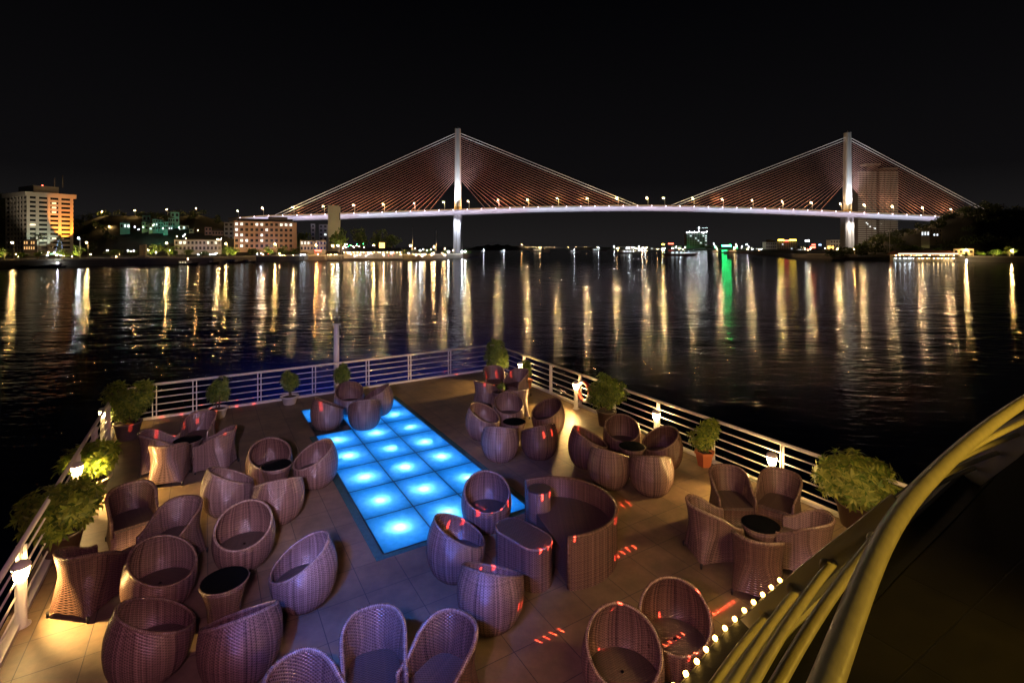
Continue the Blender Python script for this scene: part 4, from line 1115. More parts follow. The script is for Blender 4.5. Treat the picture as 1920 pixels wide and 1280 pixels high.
house('low_pavilion', 'low beige pavilion with three lit windows behind the orange street lamps', 'building', 563, 612, 451, 470, 415, 'wallc', 2, 8, {(0, 0), (0, 1), (0, 2)}, 'flat', 8)
# hotel on the left
hc = at(52, 470, 392); hr = radians(62)
ho = thing('hotel_tower', 'white twelve-storey hotel with orange and white floodlit facade', 'hotel', hc, hr)
HW, HD, HH = 28.0, 40.0, 42.5
g = MB(); g.box((0, 0, -4), (HW, HD, HH)); g.build('core', M['pane'], ho)
nf = 12
for i in range(nf + 1):
    z = HH * i / nf; g = MB(); g.box((-.5, -.5, z - (.0 if i else 4)), (HW + .5, HD + .5, z + 1.75 if i < nf else z + .2)); g.build('spandrel', M['wallw'], ho)
for x in (0, 5.5, 12.5, 19.5, 27.2):
    g = MB(); g.box((x - .9, -1.0, -4), (x + .9, -.51, HH)); g.build('pilaster', M['wallw'], ho)
for y in (6, 12, 18, 24, 30, 38):
    g = MB(); g.box((-1.0, y - 1.2, -4), (-.51, y + 1.2, HH)); g.build('pilaster', M['wallw'], ho)
g = MB(); g.box((-2.2, -2.2, HH + .21), (HW + 2, HD + 2, HH + 3.4)); g.build('cornice', M['wallw'], ho)
g = MB(); g.box((6, 8, HH + 3.41), (HW - 6, HD - 4, HH + 9.5)); g.build('penthouse', M['wallw'], ho)
g = MB(); g.tube([(20, 10, HH + 9.5), (20, 10, HH + 17)], .25, 6); g.tube([(26, 12, HH + 9.5), (26, 12, HH + 20)], .3, 6); g.build('antenna', M['polem'], ho)
g = MB(); g.blob((12, 9, HH + 10), .55); g.build('beacon', M['signr'], ho)
for (fl, x) in ((10, 16), (9, 16), (8, 16), (5, 3.4), (5, 1.6), (2, 16)):
    g = MB(); g.box((x - 1.3, -.45, HH * fl / nf + 2.0), (x + 1.3, -.03, HH * fl / nf + 3.2)); g.build('lit_window', M['litx'], ho)
Hm = Matrix.Translation(hc) @ Matrix.Rotation(hr, 4, 'Z')
lamp('SPOT', 'orange_floodlight', Hm @ Vector((22.3, -15, -1)), 170000, (1, .28, .03), Hm @ Vector((22.8, 0, 25)), .3, 42, .25)
lamp('SPOT', 'white_floodlight', Hm @ Vector((8, -13, -1)), 11000, (.82, 1, .80), Hm @ Vector((8, 0, 18)), .5, 70, .4)
lamp('SPOT', 'roof_floodlight', Hm @ Vector((-24, -34, 4)), 30000, (1, .80, .58), Hm @ Vector((10, 5, 46)), .5, 60, .9)
house('hotel_podium', 'low podium with orange lit shop windows in front of the white hotel', 'building', 44, 70, 450, 470, 360, 'walld', 2, 6, {(0, 0), (0, 1), (0, 3), (0, 4), (1, 0), (1, 1), (1, 2), (1, 3), (1, 4)}, 'flat', 6, litm='lito')
# restaurants and kiosks on the left promenade
def pavilion(name, label, px0, px1, yr, yb, Y, n, lm, roofm='roofd', dep=8):
    c = at((px0 + px1) / 2, yb, Y); wd = (px1 - px0) * Y / FPX; h = (yb - yr) * Y / FPX
    t = thing(name, label, 'pavilion', c, 0)
    g = MB(); e_ = h * .45; a = [g.v((-wd / 2 - 1, -1, h * .62)), g.v((wd / 2 + 1, -1, h * .62)), g.v((wd / 2 - 1, dep / 2, h + .3)), g.v((-wd / 2 + 1, dep / 2, h + .3)), g.v((-wd / 2 - 1, dep, h * .62)), g.v((wd / 2 + 1, dep, h * .62))]
    g.f(a[0], a[1], a[2], a[3]); g.f(a[3], a[2], a[5], a[4]); g.f(a[0], a[3], a[4]); g.f(a[1], a[5], a[2]); g.f(a[0], a[4], a[5], a[1]); g.build('roof', M[roofm], t)
    g = MB(); g.box((-wd / 2, dep - 2, -2), (wd / 2, dep - 1.8, h * .6)); g.build('back_wall', M['wallc'], t)
    g = MB()
    for i in range(n + 1): x = -wd / 2 + wd * i / n; g.box((x - .12, -.2, -2), (x + .12, .05, h * .6))
    g.build('posts', M['wallg'], t)
    for i in range(n):
        x = -wd / 2 + wd * (i + .5) / n + R.uniform(-.6, .6); g = MB(); g.blob((x, R.uniform(-.5, dep * .5), h * .5), .30); g.build('hanging_lamp', M[lm], t)
    return t
pavilion('restaurant_pavilion', 'long dark-roofed waterside restaurant with a row of warm lamps', 640, 752, 466, 480, 400, 18, 'bulbs')
pavilion('kiosk', 'yellow lit kiosk on the left promenade under the street lamps', 611, 633, 472, 483, 385, 5, 'bulbs', 'roofd', 5)
pavilion('kiosk', 'blue and white kiosk at the left end of the lit promenade stalls', 562, 575, 473, 482, 388, 3, 'bulbk', 'roofd', 5)
pavilion('kiosk', 'long low shelter right of the restaurant near the pylon', 773, 798, 472, 481, 440, 5, 'bulbs', 'roofd', 5)
def sign(name, label, px0, px1, y0, y1, Y, mat, down=4):
    c = at((px0 + px1) / 2, y1, Y); wd = (px1 - px0) * Y / FPX; h = (y1 - y0) * Y / FPX
    t = thing(name, label, 'sign', c); g = MB(); g.box((-wd / 2, 0, 0), (wd / 2, .4, h)); g.build('lit_face', M[mat], t)
    g = MB(); g.box((-wd / 2 + .1, .45, -down), (-wd / 2 + .4, .75, h)); g.box((wd / 2 - .4, .45, -down), (wd / 2 - .1, .75, h)); g.build('posts', M['polem'], t); return t
sign('neon_sign', 'curved red neon sign above the yellow kiosk', 590, 602, 469, 471, 386, 'signr')
sign('lit_gate_sign', 'orange lit panel among the dark trees left of the pylon', 711, 721, 455, 465, 430, 'signo', 8)
# far side city
house('riverside_hotel', 'cream hotel with a yellow roof sign on the far bank', 'hotel', 1457, 1495, 452, 472, 1500, 'wallc', 5, 9, {(1, 2), (3, 6)}, 'flat', 20, face=False)
house('riverside_hotel', 'lower pale wing with columns left of the yellow-signed hotel', 'hotel', 1436, 1456.5, 454, 472, 1505, 'wallw', 3, 5, (), 'hip', 20, face=False)
sign('roof_sign', 'yellow lettering band on the cream hotel roof, left half', 1459, 1470, 449, 451.2, 1498, 'signy', 1)
sign('roof_sign', 'yellow lettering band on the cream hotel roof, right half', 1480, 1493, 449, 451.2, 1498, 'signy', 1)
sign('roof_sign', 'small red sign in the middle of the cream hotel roof', 1471, 1479, 450, 452.2, 1497, 'signr', 1)
house('tower_under_construction', 'tall dark tower block ringed with white work lights on the far bank', 'tower', 1288, 1326, 436, 466, 1900, 'wallg', 7, 8, {(1, 6), (1, 7), (2, 7), (3, 7), (2, 3), (3, 4), (4, 5), (5, 7), (1, 1), (0, 6)}, 'flat', 30, face=False)
tb = bpy.data.objects['tower_under_construction']
for i in range(9):
    g = MB(); g.blob((-38 + 9.2 * i, -.8, 62 + R.uniform(-1.5, 3)), 1.0); g.build('work_light', M['bulbh'], tb)
cr = thing('tower_crane', 'tower crane with a bright white light above the unfinished tower', 'crane', at(1310, 436, 1900))
g = MB(); g.box((-.9, -.9, 0), (.9, .9, 17)); g.box((-8, -.6, 16), (34, .6, 17.2)); g.build('mast', M['polem'], cr)
g = MB(); g.blob((1, -1.6, 17), 1.7); g.build('floodlight', M['bulbh'], cr)
for x in (16, 24, 31): g = MB(); g.blob((x, -1, 17.6), .7); g.build('jib_light', M['signw'], cr)
sign('green_sign', 'long bright green sign on the far bank right of the unfinished tower', 1358, 1371, 459.3, 462, 1700, 'signg', 8)
sign('green_sign', 'short green sign left of the long green one', 1354, 1357.4, 459.5, 462, 1700, 'signg', 8)
sign('roof_sign', 'small yellow arch sign on the far bank under the bridge', 1241, 1246, 457, 459, 1900, 'signy', 8)
sign('roof_sign', 'red sign on a dim block left of the unfinished tower', 1253, 1263, 456, 457.8, 1900, 'signr', 3)
sign('roof_sign', 'white sign glowing atop a thin tower right of the cream hotel', 1510, 1517.5, 450, 453, 1400, 'signw', 16)
sign('roof_sign', 'upper of two red signs left of the right pylon', 1522, 1529, 458, 460, 1100, 'signr', 5)
sign('roof_sign', 'lower of two red signs left of the right pylon', 1519, 1529, 462, 465, 1090, 'signr', 5)
sign('billboard', 'orange lit billboard left of the right pylon', 1552, 1563, 461, 466.5, 900, 'signo', 8)
sign('roof_sign', 'small blue-white sign beyond the red signs', 1535, 1540, 458, 460, 1200, 'signb', 6)
house('white_block', 'white block partly hidden behind the right pylon', 'building', 1557, 1582, 450, 470, 900, 'wallw', 3, 5, {(0, 4)}, 'flat', 12, face=False)
house('dim_block', 'orange-lit low block under the red sign on the far bank', 'building', 1262, 1278, 461, 470, 1850, 'wallc', 2, 5, {(0, 1), (1, 3)}, 'flat', 20, litm='lito', face=False)
house('dim_block', 'dark low block at the left of the far bank lights', 'building', 1160, 1176, 462, 469, 1950, 'wallg', 1, 5, {(0, 4)}, 'flat', 20, face=False)
for i, (a, b, y0, lm) in enumerate(((1400, 1412, 463, 'litx'), (1414, 1434, 465, 'litw'), (1500, 1509, 461, 'litx'), (1180, 1200, 465, 'litx'), (1205, 1228, 464, 'litw'), (1230, 1252, 465.5, 'litx'), (1372, 1396, 464, 'litx'))):
    house('dim_block', ('dim low block with lit windows left of the cream hotel wing', 'wide low block touching the cream hotel wing', 'dim block under the thin tower with the white sign', 'dim block beside the dark low block on the far bank', 'lit low block below the middle of the bridge span', 'low block under the small yellow arch sign', 'low block right of the long green sign')[i], 'building', a, b, y0, 471, 1700 + 40 * i, 'walld', 2, 6, {(0, 1), (0, 4), (1, 2), (1, 5)}, 'flat', 15, litm=lm, face=False)
pavilion('waterside_arcade', 'white-lit waterside arcade in front of the cream hotel', 1460, 1494, 470.5, 477, 1420, 12, 'signw', 'roofd', 12)
pavilion('waterside_arcade', 'white-lit awning row right of the cream hotel', 1497, 1521, 465.5, 470, 1300, 8, 'signw', 'roofd', 12)
pavilion('waterside_arcade', 'bright stalls on the quay left of the right pylon', 1545, 1572, 472, 480, 560, 9, 'bulbk', 'roofd', 6)
# tall block behind the right pylon
hb = thing('high_rise', 'tall unlit concrete high-rise with balconies behind the bridge cables', 'tower', at(1645.5, 480, 800))
hw = 37 * 800 / FPX; hh = 166 * 800 / FPX
g = MB(); g.box((-hw + 1.2, 0, 0), (-2.2, 24, hh - 6)); g.box((-2.1, 3, 0), (2.1, 22, hh + 4)); g.box((2.2, 0, 0), (hw - 1.2, 24, hh - 3)); g.build('core', M['roofd'], hb)
nfl = 40
for i in range(nfl):
    z = (hh - 6) * (i + .3) / nfl; g = MB()
    for x0, x1 in ((-hw, -hw * .62), (-hw * .55, -hw * .34), (-hw * .28, -3), (3, hw * .3), (hw * .36, hw * .6), (hw * .66, hw)): g.box((x0, -1.6, z), (x1, -.02, z + 1.15))
    g.box((-hw, -1.1, z - .28), (hw, -.03, z - .01)); g.build('balcony_row', M['wallg'], hb)
g = MB(); g.box((-hw * .5, 4, hh + 4.1), (hw * .25, 18, hh + 7)); g.box((hw * .3, -1, hh - 2.9), (hw, 20, hh - .5)); g.build('roof_frame', M['walld'], hb)
for x, z in ((-18, 52), (-16, 50), (-12, 46), (6, 51), (-4, 43), (-6, 44)):
    g = MB(); g.box((x - .8, -.6, z), (x + .8, -.05, z + 1.4)); g.build('lit_window', M['litw'], hb)
lamp('SPOT', 'city_glow_fill', at(1600, 470, 640), 800000, (1, .76, .52), at(1645, 400, 800), 1, 80, .9)  # added lamp, stands in for the city glow on the high-rise
# right bank
house('hill_villa', 'flat-roofed villa with lit windows on the right hill', 'house', 1727, 1743, 432, 444, 430, 'wallg', 1, 3, {(0, 0), (0, 1), (0, 2)}, 'flat', 7, down=12)
house('hill_villa', 'brown villa beside the lit one on the right hill', 'house', 1743.5, 1766, 429, 444, 434, 'walld', 2, 4, {(1, 1), (1, 2)}, 'flat', 7, down=12)
house('riverside_villa', 'cream two-storey villa at the right end of the restaurant', 'house', 1788, 1826, 467, 485, 375, 'wallc', 2, 4, {(1, 1)}, 'flat', 8)
rs = pavilion('riverside_restaurant', 'red-roofed riverside restaurant outlined with string lights on the right bank', 1682, 1794, 471, 487, 372, 16, 'bulbs', 'roofr', 9)
g = MB(); g.box((-22, -1.3, 4.3), (22, -1.05, 4.75)); g.build('light_strip', M['stripw'], rs)
for x in range(-20, 21, 4): g = MB(); g.box((x - 1.6, 3, 1.8), (x + 1.6, 3.2, 3.6)); g.build('window', M['lito'], rs)
pavilion('boat_shelter', 'grey boat shelter with cool lights left of the restaurant', 1681, 1719, 480, 488, 362, 7, 'bulbk', 'roofd', 5)
pavilion('terrace', 'bright restaurant terrace at the water edge below the string lights', 1722, 1792, 480, 488.5, 360, 14, 'bulbs', 'roofd', 4)
house('hill_villa', 'small lit house above the right end of the quay', 'house', 1889, 1898, 455, 462, 440, 'wallg', 1, 2, {(0, 1)}, 'gable', 6, down=14)

# ------------------------------------------------------------------ street lamps
sl = {}
def street(px, py, Y, kind, label, zb=ZG, cat='street lamp', grp='street lamps on the shores'):
    p = at(px, py, Y); h = max(3.0, p.z - zb); key = (kind, round(h))
    g = MB(); g.tube([(0, 0, zb - p.z), (0, 0, .2)], [.16, .10], 6); g.tube([(0, 0, .2), (-1.0, 0, .45)], .07, 5)
    t = thing('street_lamp', label, cat, p, 0, grp); g.build('pole', M['polem'], t)
    if kind not in sl: q = MB(); q.blob((-1.0, 0, .15), .42); sl[kind] = q.mesh('lamp_head', M[kind])
    part('lamp_head', sl[kind], t); return t
SLP = [(26, 455, 300, 'bulbw', 'at the far left of the promenade'), (150, 447, 330, 'bulbc', 'with a cold white head beside the hotel'), (165, 455, 320, 'bulbw', 'right of the cold white lamp by the hotel'),
 (315, 456, 375, 'bulbw', 'above the yellow-lit pair of trees'), (411, 449, 392, 'bulbw', 'in front of the long low building'), (426, 457, 385, 'bulbw', 'right of the long low building'), (518, 458, 395, 'bulbw', 'in front of the salmon apartment building'),
 (595, 460, 392, 'bulbo', 'above the red neon sign'), (626, 461, 396, 'bulbw', 'above the yellow kiosk'), (635.5, 460.5, 400, 'bulbc', 'with a white head right of the yellow kiosk'), (703, 460, 410, 'bulbw', 'left of the orange lit panel'),
 (772, 461, 430, 'bulbw', 'beside the mast left of the pylon'), (816, 463, 440, 'bulbw', 'nearest the left pylon'), (1572, 467, 520, 'bulbw', 'left of the right pylon'), (1604, 467, 500, 'bulbo', 'just right of the right pylon'), (1661, 467.5, 450, 'bulbw', 'left of the tall mast on the right bank'),
 (1814, 469, 372, 'bulbw', 'in front of the cream riverside villa'), (1899.6, 470.5, 365, 'bulbw', 'at the right end of the quay'), (843, 472, 455, 'bulbc', 'low beside the left pylon foot'), (868, 472, 470, 'bulbc', 'first right of the left pylon foot'), (874, 471.5, 475, 'bulbc', 'second right of the left pylon foot'),
 (790, 470, 450, 'bulbc', 'with a cool head near the long shelter')]
for px, py, Y, kd, w_ in SLP: street(px, py, Y, kd, 'street lamp ' + w_)
for i, (px, py, zz) in enumerate(((193, 397, 412), (254, 395, 412), (314, 393, 412), (369, 391, 412), (207, 425, 435), (447, 396, 412))):
    Y = 590 if i != 4 else 520; street(px, py, Y, 'bulbw', 'hill road lamp, %s' % ('left end of the ridge', 'above the low gabled house', 'beside the teal tower house', 'above the dark wood', 'halfway down the slope', 'near the left end of the bridge')[i], at(px, zz, Y).z)
tm = thing('flood_mast', 'tall bare floodlight mast on the right bank', 'mast', at(1668, 482, 410)); g = MB(); g.tube([(0, 0, 0), (0, 0, 21)], [.35, .22], 8); g.build('pole', M['polem'], tm)
g = MB(); g.box((-1.3, -.3, 21.05), (1.3, .3, 21.5)); g.box((-1.3, -.25, 21.51), (-.6, .25, 22.4)); g.box((.6, -.25, 21.51), (1.3, .25, 22.4)); g.build('lamp_frame', M['polem'], tm)
for i, (px, yt, yb) in enumerate(((772, 425, 461), (816, 430, 463))):
    q = at(px, 480, 432 + 10 * i); t = thing('flag_pole', ('thin tall pole at the shelter left of the pylon', 'thin tall pole nearest the left pylon')[i], 'pole', (q.x + .8, q.y, ZG)); g = MB(); g.tube([(0, 0, 0), (0, 0, 24 - 2 * i)], [.16, .06], 6); g.build('pole', M['polem'], t)
# tiny lamps of the far bank
fl = {}
def far_lamp(px, py, Y, mat, r):
    k_ = (mat, r)
    if k_ not in fl: g = MB(); g.blob((0, 0, 0), r); g.tube([(0, 0, -r), (0, 0, -6)], .2, 4); fl[k_] = g
    o = bpy.data.objects.new('far_lamp', None)
FM = {}
for mat, mm in (('bulbc', 'bulbh'), ('bulbw', 'bulbf'), ('bulbo', 'bulbf'), ('signg', 'signg'), ('signr', 'signr')):
    g = MB(); g.blob((0, 0, 0), .75); g.tube([(0, 0, -.6), (0, 0, -7)], .18, 4, m=1); FM[mat] = g.mesh('far_lamp', [M[mm], M['polem']])
FLT = {'bulbc': 'tiny cold white lamp on the far bank under the bridge', 'bulbw': 'tiny warm lamp on the far bank under the bridge', 'bulbo': 'tiny orange lamp in the string along the distant shore', 'signg': 'tiny green lamp near the green sign', 'signr': 'tiny red lamp on the far bank'}
rl = random.Random(3)
FLP = [(rl.uniform(1142, 1285), rl.uniform(462.5, 468), 1560, rl.choice(['bulbc', 'bulbc', 'bulbw'])) for _ in range(26)] + [(1205, 464, 1560, 'bulbw'), (1188, 464, 1560, 'bulbc'), (1226, 471, 1480, 'bulbc'), (1246, 468, 1540, 'bulbc')]
FLP += [(rl.uniform(1338, 1440), rl.uniform(456, 468), 1560, rl.choice(['bulbc', 'signg', 'bulbw', 'bulbw'])) for _ in range(18)] + [(1411, 467, 1490, 'bulbc'), (1427, 467, 1490, 'bulbc'), (1423, 467, 1490, 'bulbw')]
FLP += [(rl.uniform(1495, 1575), rl.uniform(464, 476), 1000, rl.choice(['bulbc', 'bulbw', 'bulbw', 'signr'])) for _ in range(12)]
FLP += [(x, 463.3 + rl.uniform(-.3, .3), 3150, 'bulbo') for x in list(range(985, 1050, 5)) + list(range(1065, 1122, 5))] + [(978, 459, 1700, 'bulbo')]
FLP += [(rl.uniform(765, 850), rl.uniform(466, 474), 480, rl.choice(['bulbc', 'bulbc', 'bulbw'])) for _ in range(9)] + [(rl.uniform(640, 690), rl.uniform(457, 466), 430, rl.choice(['bulbw', 'bulbw', 'signg'])) for _ in range(14)]
FLP += [(rl.uniform(160, 345), rl.uniform(468, 482), 360, rl.choice(['bulbc', 'bulbw', 'bulbw'])) for _ in range(14)] + [(rl.uniform(366, 408), rl.uniform(473, 478), 372, 'bulbc') for _ in range(6)]
FLP += [(rl.uniform(480, 850), rl.uniform(474, 480), 398, rl.choice(['bulbw', 'bulbw', 'bulbw', 'bulbc', 'signr'])) for _ in range(46)] + [(rl.uniform(20, 150), rl.uniform(472, 482), 330, rl.choice(['bulbw', 'bulbw', 'bulbc'])) for _ in range(14)] + [(rl.uniform(230, 440), rl.uniform(420, 450), 470, rl.choice(['bulbw', 'bulbc'])) for _ in range(14)]
FLP += [(rl.uniform(1800, 1915), rl.uniform(484, 489), 362, rl.choice(['bulbc', 'bulbw'])) for _ in range(12)]
for px, py, Y, mt in FLP:
    o = bpy.data.objects.new('far_lamp', FM[mt]); COL.objects.link(o); o.location = at(px, py, Y)
    near = Y < 600; s_ = .28 if near else (.8 if Y < 1200 else 1.0 if Y < 2000 else .5); o.scale = (s_,) * 3
    if near: lb, gp = ('tiny %s lamp glimmering among the promenade stalls and trees' % ('cold' if mt == 'bulbc' else 'warm' if mt == 'bulbw' else 'green')), 'tiny lamps on the near promenades'
    else: lb, gp = FLT[mt], 'tiny lamps of the far bank'
    if mt == 'bulbo' and Y < 2000: lb, gp = 'single orange lamp at the right foot of the distant dark hill', None
    tag(o, lb, 'lamp', gp)

# ------------------------------------------------------------------ trees on the banks
TV = []
for s_ in range(4):
    r = random.Random(40 + s_); g = MB()
    for q in range(9):
        a = r.uniform(0, 2 * pi); d = r.uniform(0, .62); clump(g, r, (cos(a) * d, sin(a) * d, .75 + r.uniform(-.28, .42)), .42, .42, .26, 46, .085)
    crown = g.mesh('crown', M['treeleaf'])
    g = MB(); g.tube([(0, 0, -.35), (.02, .01, .15), (0, 0, .55)], [.07, .055, .04], 7)
    for q in range(5): a = r.uniform(0, 6.28); g.tube([(0, 0, .25 + .05 * q), (cos(a) * .25, sin(a) * .25, .6 + .05 * q), (cos(a) * .5, sin(a) * .5, .85)], [.035, .022, .008], 5)
    TV.append((crown, g.mesh('trunk', M['bark'])))
def tree(label, px, yt, yb, Y, wpx=None, v=0, group='trees along the promenades', name='tree'):
    c = at(px, yb, Y); h = (yb - yt) * Y / FPX; w_ = (wpx or (yb - yt)) * Y / FPX
    c.z = max(ZG, c.z) if c.z < ZG else c.z
    t = thing(name, label, 'tree', c, R.uniform(0, 6), group)
    sc = (w_ / 2.1, w_ / 2.1, h / 1.45)
    part('trunk', TV[v][1], t, (0, 0, 0), 0, sc); part('crown', TV[v][0], t, (0, 0, 0), 0, sc)
TRS = [(8, 462, 486, 285, 34, 'yellow-lit tree at the left frame edge on the far promenade'), (40, 470, 487, 300, 26, 'dark tree right of the first promenade lamp'), (70, 466, 486, 310, 26, 'dark rounded tree in front of the hotel podium'), (118, 468, 486, 318, 30, 'dim tree beside the lit conical tree'),
 (150, 458, 484, 335, 30, 'pale yellow-lit tree under the cold white lamp'), (215, 466, 485, 345, 36, 'dim tree with tiny lamps under its crown'), (245, 467, 484, 350, 30, 'dim tree left of the stone monument'),
 (292, 458, 484, 365, 36, 'bright yellow-lit tree right of the stone monument'), (318, 460, 484, 360, 36, 'bright yellow-lit tree below the promenade lamp'), (350, 466, 485, 362, 28, 'dim tree left of the moored cabin boat'), (380, 467, 482, 370, 26, 'dark tree in front of the long low building'),
 (427, 462, 481, 372, 24, 'small yellow-lit tree right of the long low building'), (441, 462, 482, 380, 28, 'yellow-lit tree below the salmon apartment building'), (474, 464, 484, 384, 30, 'dim tree below the middle of the apartment building'), (507, 460, 482, 386, 28, 'yellow-lit tree left of a lamp before the apartment building'), (531, 462, 483, 388, 32, 'yellow-lit tree right of a lamp before the apartment building'), (552, 465, 482, 392, 26, 'dim tree at the right end of the apartment building'),
 (566, 425, 478, 470, 40, 'big dark tree between apartment building and tower block'), (640, 418, 475, 440, 52, 'tall tree lit from below at the foot of the elevator tower'), (676, 424, 472, 470, 46, 'tall dark tree under the bridge beside the tower'), (705, 426, 472, 480, 48, 'tall dark tree under the middle of the left span'), (735, 432, 470, 490, 40, 'dark tree furthest right under the left span'),
 (755, 466, 480, 430, 22, 'small dark tree left of the tall pole'), (800, 468, 480, 450, 24, 'small dark tree between the two tall poles'), (832, 470, 480, 460, 22, 'small dark tree at the left pylon foot'), (880, 472, 481, 480, 20, 'small dark shrub on the point right of the left pylon'),
 (1620, 450, 480, 480, 40, 'dark tree right of the right pylon'), (1673, 470, 483, 420, 18, 'small yellow-lit tree at the tall mast'), (1640, 462, 482, 450, 36, 'dark tree before the high-rise'), (1700, 455, 476, 420, 44, 'dark tree behind the restaurant roof'), (1835, 472, 487, 375, 26, 'yellow-lit tree right of the cream villa'), (1893, 468, 488, 372, 32, 'yellow-lit tree under the last quay lamp'), (1810, 478, 488, 362, 16, 'small dark tree before the cream villa'), (1862, 470, 487, 385, 30, 'dim tree between the two yellow-lit quay trees'),
 (1325, 459, 469, 1650, 60, 'low dark tree belt at the foot of the unfinished tower')]
for i, (px, yt, yb, Y, w_, l) in enumerate(TRS):
    tree(l, px, yt, yb, Y, w_, i % 4)
    if ' lit ' in l or 'yellow-lit' in l:       # added lamp, stands in for street lamp light on the tree
        q = at(px, yb, Y); lamp('SPOT', 'tree_fill_lamp', (q.x + 1, q.y - 7, ZG + .6), 12000, (1, .86, .26), (q.x, q.y, q.z + (yb - yt) * Y / FPX * .75), .2, 80, .8)
def palm(label, px, yt, yb, Y):
    c = at(px, yb, Y); h = (yb - yt) * Y / FPX; t = thing('palm_tree', label, 'palm tree', c, 0, 'palm trees on the banks')
    g = MB(); g.tube([(0, 0, -1), (.1, 0, h * .5), (0, 0, h * .85)], [.3, .22, .18], 6); g.build('trunk', M['bark'], t)
    g = MB()
    for i in range(13):
        a = 2 * pi * i / 13; L_ = h * .36; e_ = R.uniform(-.2, .5); pr = None
        for k_ in range(5):
            d = L_ * k_ / 4; p = Vector((cos(a) * d, sin(a) * d, h * .85 + e_ * d - .16 * d * d / L_ * 3)); s_ = Vector((-sin(a), cos(a), -.3)) * (.5 * (1 - k_ / 5))
            q = (g.v(p + s_), g.v(p - s_))
            if pr: g.f(pr[0], pr[1], q[1], q[0])
            pr = q
    g.build('crown', M['woodleaf'], t)
palm('palm before the white hotel', 73, 434, 480, 330)
palm('palm at the foot of the right pylon', 1591, 463, 482, 500)
palm('palm left of the right pylon', 1567, 460, 478, 560)
ct = thing('lit_cone_tree', 'cone-shaped tree wrapped in tiny blue lights before the hotel', 'tree', at(112, 476, 335))
g = MB(); r = random.Random(8)
for q in range(8): clump(g, r, (0, 0, 1 + q * 1.6), 2.2 * (1 - q / 9), 2.2 * (1 - q / 9), 1.1, 40, .4)
g.build('crown', M['woodleaf'], ct)
g = MB(); g.tube([(0, 0, -1.5), (0, 0, 11)], .2, 6); g.build('trunk', M['bark'], ct)
for q in range(34):
    z = r.uniform(.5, 10); a = r.uniform(0, 6.28); d = 2.3 * (1 - z / 13); g = MB(); g.blob((cos(a) * d, sin(a) * d, z), .10); g.build('fairy_light', M['signb'], ct)
g = MB(); g.box((-4.2, -2.4, -.2), (4.2, -2.2, .25)); g.build('green_light_ring', em('green_string_light', (.05, 1, .25), 2.0), ct)
mo = thing('monument', 'square stone monument with a wide base on the left promenade', 'monument', at(269, 486, 330))
g = MB(); g.box((-4, -3, 0), (4, 3, 1.2)); g.box((-2.4, -2.2, 1.21), (2.4, 2.2, 2.6)); g.build('base', M['wallg'], mo)
g = MB(); g.box((-2, -.9, 2.61), (-.3, .9, 9.2)); g.box((.5, -.9, 2.61), (1.6, .9, 9.6)); g.build('slab', M['wallc'], mo)

# ------------------------------------------------------------------ boats
def boat(label, px, py, L_, hm='hulld', cab=True, litm=None, rz=0.0, n=1):
    Y = wY(py); p = Vector(((px - 960) / FPX * Y, Y, WATER)); t = thing('boat', label, 'boat', p, rz, 'boats on the river'); g = MB(True); rows = []
    for k_ in range(11):
        u = -1 + k_ / 5; w_ = .17 * L_ * (1 - abs(u) ** 3) + .05; sh = .045 * L_ + .05 * L_ * u * u
        rows.append([g.v((u * L_ / 2 * .86, 0, -.4)), g.v((u * L_ / 2, -w_ * .9, sh * .5)), g.v((u * L_ / 2 * 1.02, -w_, sh)), g.v((u * L_ / 2, -w_ * .8, sh - .15)), g.v((u * L_ / 2, w_ * .8, sh - .15)), g.v((u * L_ / 2 * 1.02, w_, sh)), g.v((u * L_ / 2, w_ * .9, sh * .5))])
    g.grid(rows, closed=False); [g.f(A[6], A[0], B[0], B[6]) for A, B in zip(rows, rows[1:])]
    g.f(*rows[0]); g.f(*rows[-1][::-1]); g.build('hull', M[hm], t)
    if cab:
        g = MB(); x0 = -L_ * .32; g.box((x0, -L_ * .1, L_ * .02), (x0 + L_ * .4, L_ * .1, L_ * .13)); g.box((x0 - .2, -L_ * .11, L_ * .131), (x0 + L_ * .42, L_ * .11, L_ * .145)); cb = g.build('cabin', M['cabin'], t)
        md = win_mesh(L_ * .07, L_ * .05, M[litm or 'pane'])
        for i in range(3): part('window', md, cb, (x0 + L_ * (.08 + .12 * i), -L_ * .1, L_ * .06))
    if litm:
        g = MB(); g.tube([(0, 0, 0), (0, 0, L_ * .2)], .06, 5); m_ = g.build('mast', M['polem'], t)
        g = MB(); g.blob((0, 0, L_ * .2 + .2), .24 * max(1, Y / 500)); g.build('lamp', M['bulbh' if litm == 'litw' else 'bulbf'], m_)
    return t
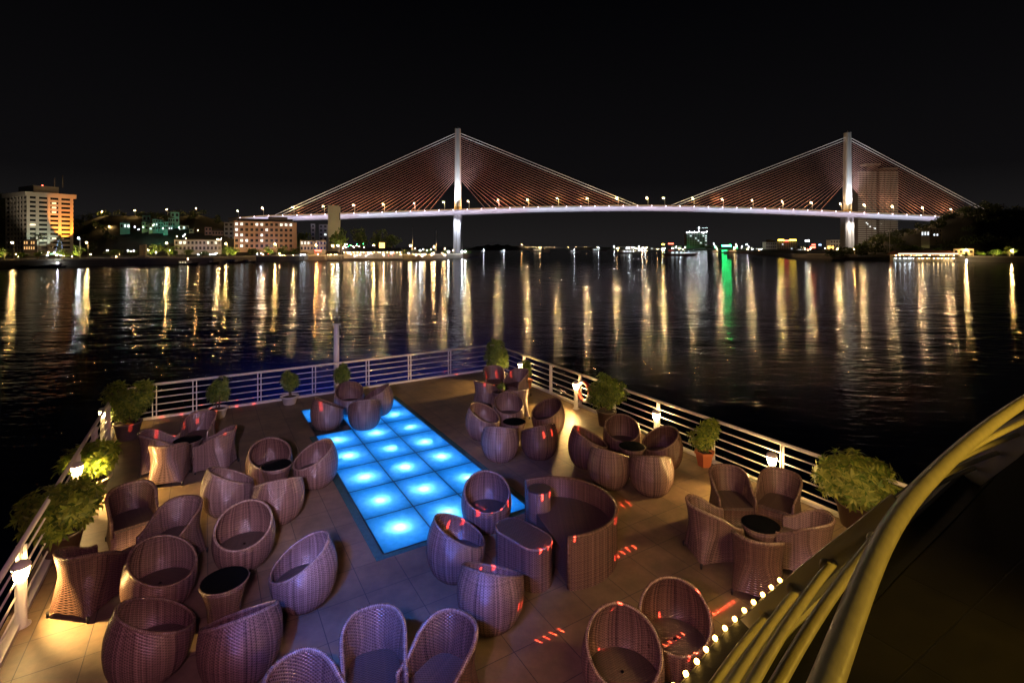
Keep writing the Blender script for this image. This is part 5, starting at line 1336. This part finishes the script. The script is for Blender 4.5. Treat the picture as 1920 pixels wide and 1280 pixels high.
BT = [('dark wooden work boat with a pale cabin at the far left quay', 28, 502, 13, 'hulld', True, None), ('long dark barge moored beside the work boat at the left quay', 75, 501.5, 20, 'hulld', False, None), ('small dark boat with a blue lamp right of the long barge', 108, 500.5, 10, 'hulld', True, 'litw'),
 ('cabin boat with a lit window moored before the long low building', 352, 496, 16, 'hulld', True, 'litx'), ('dark fishing boat right of the cabin boat', 395, 494, 14, 'hulld', True, None), ('reddish boat moored below the apartment building', 440, 492.5, 16, 'hullr', True, None), ('dark boat at the right end of the moored row', 466, 492, 12, 'hulld', True, None), ('pale tour boat moored before the lit restaurant', 697, 486.5, 15, 'hulld', True, None),
 ('dark barge with two lamps under the middle of the bridge', 1275, 479.2, 42, 'hullr', True, 'litw'), ('dark barge left of the two-lamp barge', 1180, 475.5, 40, 'hulld', True, 'litw'), ('orange lit tour boat left of the green reflection', 1345, 473.5, 26, 'hulld', True, 'lito'), ('orange lit tour boat right of the green reflection', 1377, 474, 36, 'hulld', True, 'lito'),
 ('small boat with a bright white lamp right of the distant hill', 945, 473, 20, 'hulld', True, 'litw'), ('boat with orange lamps in the middle of the far water', 1012, 472, 40, 'hulld', True, 'litx'), ('tiny boat with a white lamp near the left pylon', 907, 472, 16, 'hulld', True, 'litw'), ('small boat with white lamps left of the bridge middle', 1077, 473, 22, 'hulld', True, 'litw'),
 ('dark ferry with one white lamp left of the bridge middle', 1122, 471, 40, 'hulld', True, 'litw')]
for l, px, py, L_, hm, cab, lm in BT: boat(l, px, py, L_, hm, cab, lm, R.uniform(-.3, .3))
# green and tower floodlights; the town lamps are added fill for the buildings
lamp('SPOT', 'green_floodlight', at(300, 455, 455), 26000, (.20, 1, .62), at(302, 418, 500), .5, 75, .8)
lamp('SPOT', 'town_fill_lamp', at(400, 462, 420), 14000, (1, .72, .42), at(370, 436, 500), .5, 95, .8)
lamp('SPOT', 'town_fill_lamp', at(500, 474, 395), 9000, (1, .66, .42), at(495, 436, 425), .5, 120, .8)
lamp('SPOT', 'tower_floodlight', at(650, 470, 455), 32000, (1, .84, .45), at(627, 400, 505), .5, 50, .8)
lamp('SPOT', 'town_fill_lamp', at(1475, 474, 1420), 260000, (1, .80, .50), at(1470, 460, 1500), 1, 110, .8)
lamp('SPOT', 'town_fill_lamp', at(1790, 486, 352), 9000, (1, .74, .38), at(1806, 474, 375), .5, 120, .8)
